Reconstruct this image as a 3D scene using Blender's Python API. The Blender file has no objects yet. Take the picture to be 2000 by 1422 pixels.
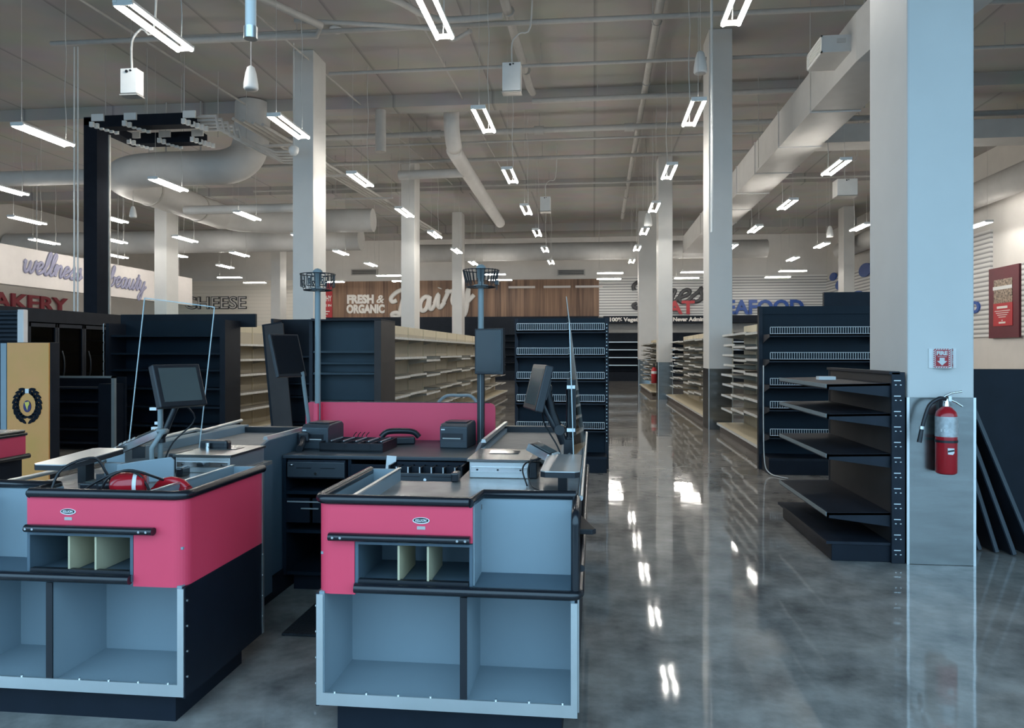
import bpy, math, random
from mathutils import Vector, Matrix, Euler
R = math.radians
random.seed(7)
S = bpy.context.scene
COL = S.collection
OFF = {}

# ------------------------------------------------------------------ materials
def mat(name, col, rough=.5, metal=0., var=.08, scale=6., spec=.5, coat=0., bump=0., stretch=None, mottled=None):
    m = bpy.data.materials.new(name); m.use_nodes = True
    nt = m.node_tree; b = nt.nodes['Principled BSDF']
    b.inputs['Roughness'].default_value = rough
    b.inputs['Metallic'].default_value = metal
    b.inputs['Specular IOR Level'].default_value = spec
    b.inputs['Coat Weight'].default_value = coat
    tc = nt.nodes.new('ShaderNodeTexCoord'); mp = nt.nodes.new('ShaderNodeMapping')
    if stretch: mp.inputs['Scale'].default_value = stretch
    nz = nt.nodes.new('ShaderNodeTexNoise'); nz.inputs['Scale'].default_value = scale
    nz.inputs['Detail'].default_value = 5
    rp = nt.nodes.new('ShaderNodeValToRGB')
    rp.color_ramp.elements[0].position = .3; rp.color_ramp.elements[1].position = .7
    rp.color_ramp.elements[0].color = [c*(1-var) for c in col]+[1]
    rp.color_ramp.elements[1].color = [min(1, c*(1+var)) for c in (mottled or col)]+[1]
    L = nt.links.new
    L(tc.outputs['Object'], mp.inputs['Vector']); L(mp.outputs['Vector'], nz.inputs['Vector'])
    L(nz.outputs['Fac'], rp.inputs['Fac']); L(rp.outputs['Color'], b.inputs['Base Color'])
    if bump:
        bp = nt.nodes.new('ShaderNodeBump'); bp.inputs['Strength'].default_value = bump
        bp.inputs['Distance'].default_value = .02
        L(nz.outputs['Fac'], bp.inputs['Height']); L(bp.outputs['Normal'], b.inputs['Normal'])
    return m

def emit(name, col, st):
    m = bpy.data.materials.new(name); m.use_nodes = True
    nt = m.node_tree; nt.nodes.clear()
    e = nt.nodes.new('ShaderNodeEmission'); o = nt.nodes.new('ShaderNodeOutputMaterial')
    e.inputs['Color'].default_value = (*col, 1); e.inputs['Strength'].default_value = st
    nt.links.new(e.outputs[0], o.inputs[0]); return m

def clear(name, tint, refl, rough=.02, gcol=.16, ior=None):
    m = bpy.data.materials.new(name); m.use_nodes = True
    nt = m.node_tree; nt.nodes.clear()
    t = nt.nodes.new('ShaderNodeBsdfTransparent'); g = nt.nodes.new('ShaderNodeBsdfGlossy')
    g.inputs['Roughness'].default_value = rough; t.inputs['Color'].default_value = (*tint, 1)
    g.inputs['Color'].default_value = (gcol, gcol, gcol, 1)
    if ior:
        fr = nt.nodes.new('ShaderNodeFresnel'); fr.inputs['IOR'].default_value = ior
    else:
        fr = nt.nodes.new('ShaderNodeValue'); fr.outputs[0].default_value = refl
    mx = nt.nodes.new('ShaderNodeMixShader'); o = nt.nodes.new('ShaderNodeOutputMaterial')
    L = nt.links.new
    L(fr.outputs[0], mx.inputs[0]); L(t.outputs[0], mx.inputs[1]); L(g.outputs[0], mx.inputs[2])
    L((mx if (refl or ior) else t).outputs[0], o.inputs[0])   # refl 0: clear tinted sheet without a sheen
    return m

def striped(name, c1, c2, axis, period, duty=.5, rough=.5, bump=.6, metal=0., soft=.08, noise=0):
    """bands across one object axis: ribbed sheet, plank joints, slab seams"""
    m = bpy.data.materials.new(name); m.use_nodes = True
    nt = m.node_tree; b = nt.nodes['Principled BSDF']
    b.inputs['Roughness'].default_value = rough; b.inputs['Metallic'].default_value = metal
    L = nt.links.new
    tc = nt.nodes.new('ShaderNodeTexCoord'); sp = nt.nodes.new('ShaderNodeSeparateXYZ')
    L(tc.outputs['Object'], sp.inputs[0])
    d = nt.nodes.new('ShaderNodeMath'); d.operation = 'DIVIDE'; d.inputs[1].default_value = period
    f = nt.nodes.new('ShaderNodeMath'); f.operation = 'FRACT'
    L(sp.outputs[axis], d.inputs[0]); L(d.outputs[0], f.inputs[0])
    rp = nt.nodes.new('ShaderNodeValToRGB'); e = rp.color_ramp.elements
    e[0].position = max(0, duty-soft); e[0].color = (*c1, 1); e[1].position = min(1, duty+soft); e[1].color = (*c2, 1)
    L(f.outputs[0], rp.inputs[0])
    nz = nt.nodes.new('ShaderNodeTexNoise'); nz.inputs['Scale'].default_value = 1.2; nz.inputs['Detail'].default_value = 6
    L(tc.outputs['Object'], nz.inputs['Vector'])
    hs = nt.nodes.new('ShaderNodeMix'); hs.data_type = 'RGBA'; hs.blend_type = 'MULTIPLY'; hs.inputs[0].default_value = .35
    L(rp.outputs[0], hs.inputs[6]); L(nz.outputs['Color'], hs.inputs[7])
    g = nt.nodes.new('ShaderNodeMix'); g.data_type = 'RGBA'; g.inputs[0].default_value = 0 if not noise else noise
    L(rp.outputs[0], g.inputs[6]); L(hs.outputs[2], g.inputs[7]); L(g.outputs[2], b.inputs['Base Color'])
    if bump:
        bp = nt.nodes.new('ShaderNodeBump'); bp.inputs['Strength'].default_value = bump; bp.inputs['Distance'].default_value = .02
        L(rp.outputs[0], bp.inputs['Height']); L(bp.outputs['Normal'], b.inputs['Normal'])
    return m

def wood_boards():
    m = bpy.data.materials.new('walnut_boards'); m.use_nodes = True
    nt = m.node_tree; b = nt.nodes['Principled BSDF']; b.inputs['Roughness'].default_value = .55
    L = nt.links.new
    tc = nt.nodes.new('ShaderNodeTexCoord')
    mp = nt.nodes.new('ShaderNodeMapping'); mp.inputs['Scale'].default_value = (9, 1, .35)
    nz = nt.nodes.new('ShaderNodeTexNoise'); nz.inputs['Scale'].default_value = 1.; nz.inputs['Detail'].default_value = 7
    L(tc.outputs['Object'], mp.inputs[0]); L(mp.outputs[0], nz.inputs['Vector'])
    sp = nt.nodes.new('ShaderNodeSeparateXYZ'); L(tc.outputs['Object'], sp.inputs[0])
    d = nt.nodes.new('ShaderNodeMath'); d.operation = 'MULTIPLY'; d.inputs[1].default_value = 3.2; L(sp.outputs[0], d.inputs[0])
    fl = nt.nodes.new('ShaderNodeMath'); fl.operation = 'FLOOR'; L(d.outputs[0], fl.inputs[0])
    wn = nt.nodes.new('ShaderNodeTexWhiteNoise'); wn.noise_dimensions = '1D'; L(fl.outputs[0], wn.inputs['W'])
    ad = nt.nodes.new('ShaderNodeMath'); ad.operation = 'MULTIPLY_ADD'; ad.inputs[1].default_value = .4; L(wn.outputs[0], ad.inputs[0]); L(nz.outputs['Fac'], ad.inputs[2])
    rp = nt.nodes.new('ShaderNodeValToRGB'); e = rp.color_ramp.elements
    e[0].position = .35; e[0].color = (.10, .055, .036, 1); e[1].position = 1.; e[1].color = (.38, .225, .14, 1)
    L(ad.outputs[0], rp.inputs[0]); L(rp.outputs[0], b.inputs['Base Color']); return m

def floor_mat():
    m = bpy.data.materials.new('polished_concrete'); m.use_nodes = True
    nt = m.node_tree; b = nt.nodes['Principled BSDF']; L = nt.links.new
    tc = nt.nodes.new('ShaderNodeTexCoord')
    n1 = nt.nodes.new('ShaderNodeTexNoise'); n1.inputs['Scale'].default_value = 1.4; n1.inputs['Detail'].default_value = 8; n1.inputs['Roughness'].default_value = .62
    n2 = nt.nodes.new('ShaderNodeTexNoise'); n2.inputs['Scale'].default_value = 5.5; n2.inputs['Detail'].default_value = 8; n2.inputs['Roughness'].default_value = .6
    n3 = nt.nodes.new('ShaderNodeTexNoise'); n3.inputs['Scale'].default_value = 2.4; n3.inputs['Detail'].default_value = 2
    for n in (n1, n2, n3): L(tc.outputs['Object'], n.inputs['Vector'])
    mx = nt.nodes.new('ShaderNodeMix'); mx.data_type = 'FLOAT'; mx.inputs[0].default_value = .45
    L(n1.outputs['Fac'], mx.inputs[2]); L(n2.outputs['Fac'], mx.inputs[3])
    rp = nt.nodes.new('ShaderNodeValToRGB'); e = rp.color_ramp.elements
    e[0].position = .36; e[0].color = (.14, .133, .126, 1); e[1].position = .62; e[1].color = (.40, .378, .35, 1)
    L(mx.outputs[0], rp.inputs[0]); L(rp.outputs[0], b.inputs['Base Color'])
    rr = nt.nodes.new('ShaderNodeMapRange'); rr.inputs['To Min'].default_value = .02; rr.inputs['To Max'].default_value = .075
    L(n2.outputs['Fac'], rr.inputs[0]); L(rr.outputs[0], b.inputs['Roughness'])
    bp = nt.nodes.new('ShaderNodeBump'); bp.inputs['Strength'].default_value = .03; bp.inputs['Distance'].default_value = .04
    L(n3.outputs['Fac'], bp.inputs['Height']); L(bp.outputs[0], b.inputs['Normal'])
    b.inputs['Specular IOR Level'].default_value = .42
    return m

M = dict(
 floor=floor_mat(),
 pave=mat('pavement', (.16, .16, .16), .8),
 ceil=striped('ceiling_slab', (.32, .31, .295), (.50, .48, .455), 0, 2.4, .02, .8, .3, soft=.015, noise=.8),
 wall=mat('white_wall', (.74, .71, .67), .7, var=.03, scale=2),
 greywall=mat('grey_painted_wall', (.70, .675, .64), .75, var=.03, scale=2),
 shiplap=striped('cream_shiplap', (.62, .56, .48), (.82, .76, .67), 2, .2, .06, .6, .5, soft=.04),
 corr=striped('ribbed_metal_sheet', (.32, .32, .32), (.86, .85, .82), 2, .145, .35, .4, .9, soft=.22),
 column=mat('column_paint', (.68, .67, .645), .55, var=.025, scale=3),
 steel=mat('brushed_stainless', (.25, .255, .25), .24, .95, .12, 3, stretch=(1, 1, 6)),
 pipe=mat('grey_painted_steel', (.50, .485, .46), .6, var=.05),
 duct=mat('painted_duct', (.60, .59, .57), .55, var=.04, scale=3),
 white=mat('white_enamel', (.80, .80, .78), .4, var=.03),
 black=mat('black_laminate', (.010, .014, .022), .5, var=.15, spec=.18),
 blackm=mat('black_powder_coat', (.014, .019, .029), .5, var=.2, scale=9, spec=.25),
 blackp=mat('black_plastic', (.013, .015, .02), .35, var=.1),
 rubber=mat('black_bumper_vinyl', (.010, .012, .017), .22, var=.1, spec=.6),
 navy_sheen=mat('navy_panel_painted_sheen', (.022, .042, .058), .45, var=.1, scale=3, spec=.3),  # lighter copy of the navy panel, its reflections put into the colour
 navy=mat('dark_navy_panel', (.008, .016, .026), .5, spec=.18, var=.1, scale=3),
 brown=mat('dark_grey_board', (.045, .040, .040), .55, spec=.25, var=.15, scale=3),
 lam=mat('grey_blue_laminate', (.27, .335, .375), .45, var=.04, scale=3),
 lamd=mat('slate_laminate', (.085, .125, .16), .45, var=.06, scale=3),
 red=mat('red_laminate', (.86, .07, .135), .42, var=.03, scale=2),
 dred=mat('maroon_board', (.13, .022, .034), .5, var=.05),
 top=mat('worn_grey_brown_counter', (.22, .195, .18), .27, var=.25, scale=5, spec=.5),
 belt=mat('conveyor_belt_rubber', (.25, .225, .205), .5, var=.12, scale=12),
 alu=mat('aluminium_trim', (.72, .74, .74), .3, .85, .06, 5),
 chrome=mat('chrome', (.8, .82, .83), .15, 1., .03),
 beige=mat('beige_fibreboard', (.55, .49, .33), .6, var=.05),
 cream=mat('cream_steel_shelving', (.66, .585, .43), .5, var=.04, scale=3),
 creamb=striped('cream_pegboard_back', (.28, .245, .19), (.50, .445, .345), 1, .61, .02, .55, .3, soft=.012),
 shelfg=mat('putty_shelf_top', (.42, .39, .335), .5, var=.06),
 rail=mat('clear_white_price_channel', (.80, .79, .75), .25, var=.12, scale=20),
 wire=mat('bright_zinc_wire', (.72, .75, .76), .3, .6, .05),
 greypole=mat('grey_blue_pole_paint', (.24, .28, .29), .4, var=.05),
 printer=mat('charcoal_printer_shell', (.045, .055, .066), .42, var=.1),
 screen=mat('dark_glossy_screen', (.008, .010, .014), .12, var=.1),
 pscreen=mat('dim_touch_screen', (.085, .098, .096), .14, var=.05, scale=3),
 wood=wood_boards(),
 letter=mat('ivory_letter', (.85, .81, .76), .5, var=.02),
 letred=mat('red_letter', (.50, .035, .045), .45, var=.03),
 letblue=mat('blue_letter', (.035, .105, .40), .4, var=.03),
 letgrey=mat('charcoal_letter', (.07, .07, .075), .5, var=.03),
 letlav=mat('lavender_grey_letter', (.30, .30, .43), .5, var=.03),
 signw=mat('pale_sign_board', (.80, .75, .72), .6, var=.02),
 yellow=mat('mustard_graphic_panel', (.78, .375, .085), .45, var=.06, scale=3, mottled=(.80, .33, .10)),
 purple=mat('purple_print', (.035, .022, .12), .5),
 yprint=mat('yellow_print', (.75, .6, .1), .5),
 exred=mat('extinguisher_red', (.46, .012, .022), .22, var=.04, coat=.4),
 exlabel=mat('silver_label', (.50, .52, .53), .35, .3, var=.2, scale=40),
 soot=mat('matt_black_cladding', (.012, .015, .022), .85, var=.1, spec=.1),
 letmar=mat('maroon_letter', (.30, .03, .05), .5, var=.03),
 paper=mat('white_paper', (.82, .83, .82), .6, var=.02),
 cable=mat('black_cable', (.012, .013, .016), .4),
 cord=mat('white_cord', (.62, .61, .58), .5),
 photo=mat('dark_food_photo_print', (.03, .022, .02), .4, var=.6, scale=16, mottled=(.36, .27, .2)),
 mat=mat('rubber_floor_mat', (.014, .018, .024), .75, var=.3, scale=60, bump=.5),
 brownbox=mat('brown_crate', (.11, .09, .08), .6),
 acrylic=clear('clear_acrylic', (.90, .94, .95), 0),
 acrylicg=clear('glossy_acrylic', (.95, .97, .97), 0, .02, .8, 1.42),
 glass=clear('window_glass', (.97, .99, .99), .04),
 glassd=clear('cooler_door_glass', (.35, .40, .45), .05),
 edge=mat('acrylic_cut_edge', (.55, .62, .63), .3, var=.05),
 tube=emit('lamp_tube_glow', (1., .955, .88), 76.),
)
# acrylic whose reflections read as a pale brown film
# ------------------------------------------------------------------ mesh builder
class MB:
    def __init__(s): s.v = []; s.f = []; s.sm = []; s.mi = []; s.cur = 0
    def add(s, vs, fs, smooth=False):
        n = len(s.v); s.v += [tuple(v) for v in vs]
        for f in fs: s.f.append([n+i for i in f]); s.sm.append(smooth); s.mi.append(s.cur)
        return s
    def box(s, x0, x1, y0, y1, z0, z1):
        x0, x1 = min(x0, x1), max(x0, x1); y0, y1 = min(y0, y1), max(y0, y1); z0, z1 = min(z0, z1), max(z0, z1)
        return s.add([(x0,y0,z0),(x1,y0,z0),(x1,y1,z0),(x0,y1,z0),(x0,y0,z1),(x1,y0,z1),(x1,y1,z1),(x0,y1,z1)],
              [(0,3,2,1),(4,5,6,7),(0,1,5,4),(1,2,6,5),(2,3,7,6),(3,0,4,7)])
    def cyl(s, a, b, r, seg=12, r2=None, caps=True):
        a, b = Vector(a), Vector(b); d = (b-a).normalized(); r2 = r if r2 is None else r2
        u = d.orthogonal().normalized(); w = d.cross(u)
        vs = []
        for p, q in ((a, r), (b, r2)):
            for i in range(seg):
                t = 2*math.pi*i/seg; vs.append(p+u*(q*math.cos(t))+w*(q*math.sin(t)))
        s.add(vs, [(i, (i+1) % seg, seg+(i+1) % seg, seg+i) for i in range(seg)], seg > 5)
        if caps:
            s.add(vs[:seg], [tuple(range(seg-1, -1, -1))]); s.add(vs[seg:], [tuple(range(seg))])
        return s
    def tube(s, pts, r, seg=8, flat=None):
        """sweep along a polyline; flat=(normal, k) squashes the section along a direction"""
        pts = [Vector(p) for p in pts]; n = len(pts)
        t0 = (pts[1]-pts[0]).normalized(); u = t0.orthogonal().normalized(); vs = []
        for i, p in enumerate(pts):
            t = (pts[min(i+1, n-1)]-pts[max(i-1, 0)])
            t = t.normalized() if t.length > 1e-9 else t0
            u = (u-t*u.dot(t)); u = u.normalized() if u.length > 1e-6 else t.orthogonal().normalized()
            w = t.cross(u)
            for k in range(seg):
                a = 2*math.pi*k/seg; q = u*(r*math.cos(a))+w*(r*math.sin(a))
                if flat: nn = Vector(flat[0]); q = q-nn*(q.dot(nn)*(1-flat[1]))
                vs.append(p+q)
        fs = [(i*seg+k, i*seg+(k+1) % seg, (i+1)*seg+(k+1) % seg, (i+1)*seg+k) for i in range(n-1) for k in range(seg)]
        s.add(vs, fs, True)
        s.add(vs[:seg], [tuple(range(seg-1, -1, -1))]); s.add(vs[-seg:], [tuple(range(seg))])
        return s
    def prism(s, poly, axis, a, b):
        """extrude a 2D polygon (ccw in the other two axes) along an axis"""
        def P(p, c): return (c, p[0], p[1]) if axis == 'x' else ((p[0], c, p[1]) if axis == 'y' else (p[0], p[1], c))
        n = len(poly); vs = [P(p, a) for p in poly]+[P(p, b) for p in poly]
        return s.add(vs, [tuple(range(n-1, -1, -1)), tuple(range(n, 2*n))]+[(i, (i+1) % n, n+(i+1) % n, n+i) for i in range(n)])
    def strip(s, path, z0, z1, th, flip=1):
        """a vertical wall of thickness th following a plan path [(x,y)...]"""
        P = [Vector((p[0], p[1], 0)) for p in path]; n = len(P); out = []
        for i in range(n):
            t = (P[min(i+1, n-1)]-P[max(i-1, 0)]).normalized(); nn = Vector((-t.y, t.x, 0))*flip
            out.append(P[i]+nn*th)
        vs = []
        for a, b in zip(P, out): vs += [(a.x, a.y, z0), (b.x, b.y, z0), (b.x, b.y, z1), (a.x, a.y, z1)]
        fs = []
        for i in range(n-1):
            for k in range(4): fs.append((i*4+k, i*4+(k+1) % 4, (i+1)*4+(k+1) % 4, (i+1)*4+k))
        s.add(vs, fs); s.add(vs[:4], [(0, 1, 2, 3)]); s.add(vs[-4:], [(3, 2, 1, 0)]); return s
    def lathe(s, prof, c, seg=20):
        vs = []; n = len(prof)
        for r, z in prof:
            for k in range(seg):
                a = 2*math.pi*k/seg; vs.append((c[0]+r*math.cos(a), c[1]+r*math.sin(a), c[2]+z))
        return s.add(vs, [(i*seg+k, i*seg+(k+1) % seg, (i+1)*seg+(k+1) % seg, (i+1)*seg+k) for i in range(n-1) for k in range(seg)], True)
    def xf(s, mtx):
        s.v = [tuple(mtx @ Vector(v)) for v in s.v]; return s
    def build(s, name, m, parent=None, bevel=0, local=False):
        off = Vector((0, 0, 0)) if (parent is None or local) else OFF.get(parent.name, Vector())
        me = bpy.data.meshes.new(name)
        me.from_pydata([tuple(Vector(v)-off) for v in s.v], [], s.f); me.validate()
        ms = m if isinstance(m, (list, tuple)) else [m]
        for k in ms: me.materials.append(M[k])
        if len(me.polygons) == len(s.sm):
            me.polygons.foreach_set('use_smooth', s.sm); me.polygons.foreach_set('material_index', s.mi)
        import bmesh
        bm = bmesh.new(); bm.from_mesh(me); bmesh.ops.recalc_face_normals(bm, faces=bm.faces); bm.to_mesh(me); bm.free()
        o = bpy.data.objects.new(name, me); COL.objects.link(o)
        if parent: o.parent = parent
        OFF[o.name] = off if parent else Vector((0, 0, 0))
        if bevel:
            b = o.modifiers.new('soft_edge', 'BEVEL'); b.width = bevel; b.segments = 2; b.limit_method = 'ANGLE'; b.angle_limit = R(50)
        return o

def tag(o, label=None, cat=None, group=None, kind=None):
    if label: o['label'] = label
    if cat: o['category'] = cat
    if group: o['group'] = group
    if kind: o['kind'] = kind
    return o
def thing(name, label, cat, loc=(0, 0, 0), rot=(0, 0, 0), group=None):
    o = bpy.data.objects.new(name, None); COL.objects.link(o); o.empty_display_size = .1
    o.location = loc; o.rotation_euler = rot
    OFF[o.name] = Vector(loc)
    return tag(o, label, cat, group)
def struct(o, label=None): return tag(o, label, None, None, 'structure')
def copy_tree(o, parent=None):
    c = o.copy(); COL.objects.link(c); c.parent = parent
    OFF[c.name] = OFF.get(o.name, Vector())
    for ch in list(o.children): copy_tree(ch, c)
    return c
def smooth(pts, k=6):
    out = []; n = len(pts)
    P = [Vector(p) if len(p) == 3 else Vector((p[0], p[1], 0)) for p in pts]
    for i in range(n-1):
        a, b, c, d = P[max(i-1, 0)], P[i], P[i+1], P[min(i+2, n-1)]
        for j in range(k):
            t = j/k
            out.append(.5*((2*b)+(c-a)*t+(2*a-5*b+4*c-d)*t*t+(3*b-a-3*c+d)*t**3))
    out.append(P[-1]); return out
def plane_mtx(origin, right, up=(0, 0, 1)):
    r, u = Vector(right).normalized(), Vector(up).normalized(); n = r.cross(u)
    m = Matrix.Identity(4)
    for i in range(3): m[i][0] = r[i]; m[i][1] = u[i]; m[i][2] = n[i]; m[i][3] = origin[i]
    return m
def text_mb(s, size, mtx, ext=.01, bold=.0, sx=1., width=None, shear=0.):
    cu = bpy.data.curves.new('lettering', 'FONT'); cu.body = s; cu.size = size; cu.extrude = ext; cu.offset = bold; cu.shear = shear
    cu.resolution_u = 3
    o = bpy.data.objects.new('lettering', cu); COL.objects.link(o)
    bpy.context.view_layer.update()
    me = bpy.data.meshes.new_from_object(o.evaluated_get(bpy.context.evaluated_depsgraph_get()))
    vs = [v.co.copy() for v in me.vertices]; fs = [list(p.vertices) for p in me.polygons]
    bpy.data.objects.remove(o); bpy.data.curves.remove(cu); bpy.data.meshes.remove(me)
    if not vs: return MB()
    x0 = min(v.x for v in vs); x1 = max(v.x for v in vs)
    k = (width/(x1-x0)) if width else sx
    m = MB(); m.add([mtx @ Vector(((v.x-x0)*k, v.y, v.z)) for v in vs], fs); return m

GLY = {
 'w': (1.05, [[(0,.75),(.08,1),(.1,.35),(.24,0),(.42,.3),(.5,.95),(.5,.35),(.64,0),(.82,.3),(.9,1),(.95,.85),(1.1,.85)]]),
 'e': (.62, [[(-.05,.35),(.2,.45),(.42,.65),(.42,.9),(.26,1),(.1,.8),(.06,.35),(.2,.02),(.42,.08),(.62,.35)]]),
 'l': (.46, [[(-.05,.35),(.2,.9),(.36,1.6),(.32,1.95),(.2,1.85),(.12,1.2),(.1,.4),(.18,.03),(.34,.08),(.46,.35)]]),
 'n': (.8, [[(-.05,.4),(.06,.95),(.14,.9),(.14,0)], [(.14,.35),(.3,.85),(.46,.98),(.54,.7),(.54,.2),(.64,0),(.82,.35)]]),
 's': (.58, [[(-.05,.35),(.2,.8),(.28,1.08),(.32,.75),(.42,.4),(.34,.04),(.16,.02),(.06,.16)], [(.3,.03),(.58,.35)]]),
 'b': (.72, [[(-.05,.35),(.2,.9),(.36,1.6),(.32,1.95),(.2,1.85),(.12,1.2),(.1,.35),(.2,.02),(.42,.1),(.54,.5),(.46,.85),(.56,.8),(.72,.82)]]),
 'a': (.84, [[(.52,.82),(.34,1),(.12,.78),(.06,.3),(.2,0),(.4,.2),(.54,.98),(.53,.3),(.64,0),(.84,.35)]]),
 'u': (.84, [[(-.05,.4),(.08,1),(.1,.3),(.24,0),(.42,.22),(.54,1),(.53,.3),(.64,0),(.84,.35)]]),
 't': (.5, [[(-.05,.35),(.16,1),(.24,1.6),(.2,.4),(.28,.02),(.5,.35)], [(.0,1.12),(.42,1.16)]]),
 'y': (.84, [[(-.05,.4),(.08,1),(.1,.35),(.22,.05),(.4,.2),(.54,1),(.5,0),(.4,-.75),(.2,-1),(.08,-.75),(.3,-.25),(.84,.45)]]),
 'i': (.46, [[(-.05,.35),(.14,1),(.12,.3),(.24,0),(.46,.35)], [(.2,1.38),(.22,1.45)]]),
 'r': (.66, [[(-.05,.35),(.14,.9),(.12,1.12),(.24,1.02),(.44,.98),(.4,.35),(.5,.02),(.68,.35)]]),
 'D': (1.35, [[(.62,1.5),(.46,.8),(.34,.1),(.2,-.1),(0,.02),(-.02,.22),(.2,.25),(.6,-.02),(1.,.2),(1.22,.8),(1.1,1.5),(.7,1.85),(.2,1.75),(-.1,1.4),(-.02,1.1),(.2,1.15)]]),
 'F': (1.1, [[(-.3,1.2),(-.38,1.6),(-.1,1.95),(.3,1.85),(.8,1.75),(1.2,2.)], [(.5,1.8),(.42,.8),(.3,0),(.05,-.25),(-.15,0),(0,.15)], [(.15,.9),(.8,.95)]]),
 'h': (.84, [[(-.05,.35),(.2,.9),(.36,1.6),(.3,1.95),(.18,1.7),(.14,0)], [(.14,.35),(.3,.85),(.46,.98),(.54,.7),(.54,.2),(.66,0),(.84,.35)]]),
}
def script_mb(word, h, r, mtx, depth=.5, slant=.22, wide=1.):
    m = MB(); x = 0
    for ch in word:
        wd, strokes = GLY[ch]
        for st in strokes:
            pts = smooth([(((p[0]+x)*wide+p[1]*slant)*h, p[1]*h, 0) for p in st], 5)
            m.tube(pts, r, 8, ((0, 0, 1), depth))
        x += wd
    m.xf(mtx); return m

# ------------------------------------------------------------------ camera
H = 1.48; TH = math.atan(.11)
cam = bpy.data.cameras.new('camera'); co = bpy.data.objects.new('camera', cam); COL.objects.link(co)
co.location = (0, 0, H); co.rotation_euler = (R(90), 0, TH)
cam.sensor_width = 36; cam.lens = 36*1450/2000; cam.clip_start = .05; cam.clip_end = 200
cam.shift_y = -(711-688)/2000.
S.camera = co

# ------------------------------------------------------------------ setting
XL, XR, YB, ZC = -24., 12., 40., 7.65
struct(MB().box(XL, XR, -.4, YB, -.2, 0).build('floor', 'floor'), 'polished grey concrete shop floor')
struct(MB().box(XL-20, XR+20, -25, -.4, -.25, -.05).build('floor_outside', 'pave'), 'paving outside the shop front')
struct(MB().box(XL, XR, -.4, YB, ZC, ZC+.3).build('ceiling', 'ceil'), 'grey painted concrete ceiling')
wb = MB().box(XL, XR, YB, YB+.2, 0, ZC).build('wall_back', 'greywall'); struct(wb, 'grey painted upper back wall')
struct(MB().box(XL-.2, XL, -.4, YB, 0, ZC).build('wall_left', 'wall'), 'white left wall')
struct(MB().box(XR, XR+.2, -.4, YB, 0, ZC).build('wall_right', 'wall'), 'white right wall')
struct(MB().box(XL, XR, -.4, -.2, 5.6, ZC).build('wall_front', 'wall'), 'wall above the shop front glazing')
w1 = MB().box(XL, XR, -.33, -.27, 5.52, 5.6)
for x in (-24, -20, -16, -12, -8, -4, 2.4, 6.4, 11.94): w1.box(x, x+.06, -.33, -.27, 0, 5.52)
w1 = struct(w1.build('window_1', 'alu'), 'shop front glazing the photo is taken through')
MB().box(XL, XR, -.302, -.296, 0, 5.52).build('pane', 'glass', w1)
# cladding panels on the back wall
pan = MB().box(XL, -14.9, 39.9, YB, 0, 5.5).build('trim_2', 'shiplap'); struct(pan, 'cream shiplap cladding at the left of the back wall')
pan = MB().box(-14.44, .286, 39.9, YB, 3.38, 5.4).build('trim_3', 'wood'); struct(pan, 'walnut board cladding on the back wall')
pan = MB().box(.286, XR, 39.88, YB, 3.34, 5.5).build('trim_4', 'corr'); struct(pan, 'ribbed grey metal sheet on the back wall')
pan = MB().box(XR-.08, XR, 23.9, 39.88, 1.95, 5.2).build('trim_5', 'corr'); struct(pan, 'ribbed grey metal sheet on the right wall')
pan = MB().box(XR-.08, XR, 14.0, 22.25, 1.95, 4.0).build('trim_6', 'corr'); struct(pan, 'ribbed grey metal sheet right of the maroon poster')
# beams
for i, (y, z0, y1) in enumerate(((17.4, 7.36, 17.9), (26.5, 7.34, 27.0), (35.6, 7.3, 36.1))):
    struct(MB().box(XL, XR, y, y1, z0, ZC).build('trim_%d' % (7+i), 'ceil'), ('nearest', 'middle', 'farthest')[i]+' shallow beam crossing the ceiling')

# columns
def column(x, y, label, wrap=True, w=.44):
    o = struct(MB().box(x, x+w, y, y+.72, 0, ZC).build('column', 'column', bevel=.012), label)
    o['category'] = 'column'
    if wrap:
        m = MB().box(x-.006, x+w+.006, y-.006, y+.726, 0, 1.165)
        sw = m.build('steel_wrap', 'steel', o, bevel=.003); sw['label'] = 'brushed stainless steel wrap around the column foot'
        s = MB()
        for xx in (x-.008, x+w-.01): s.box(xx, xx+.018, y-.009, y-.005, 0, 1.165)
        s.build('corner_guard', 'alu', sw)
    return o
column(2.18, 5.46, 'large pale column beside the leaning black shelf boards, carrying the red fire extinguisher')
column(2.185, 14.5, 'pale column standing in the right hand aisle beside the cream shelving')
column(2.02, 23.7, 'third pale column along the right side of the main aisle')
column(1.95, 32.8, 'farthest and broadest pale column along the right side of the main aisle', True, .92)
column(-6.12, 14.6, 'tall pale column behind the left lane number pole', False)
column(-6.12, 23.2, 'pale column in front of the large white script word', False)
column(-6.2, 32.2, 'slim far column just left of the right lane number pole', False)
column(-14.75, 23.6, 'pale column rising behind the white hanging sign', False)
column(-14.75, 32.7, 'far pale column left of the tall column, near the cream wall', False)
column(10.5, 32.7, 'far pale column among the blue fish cutouts', False)

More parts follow.
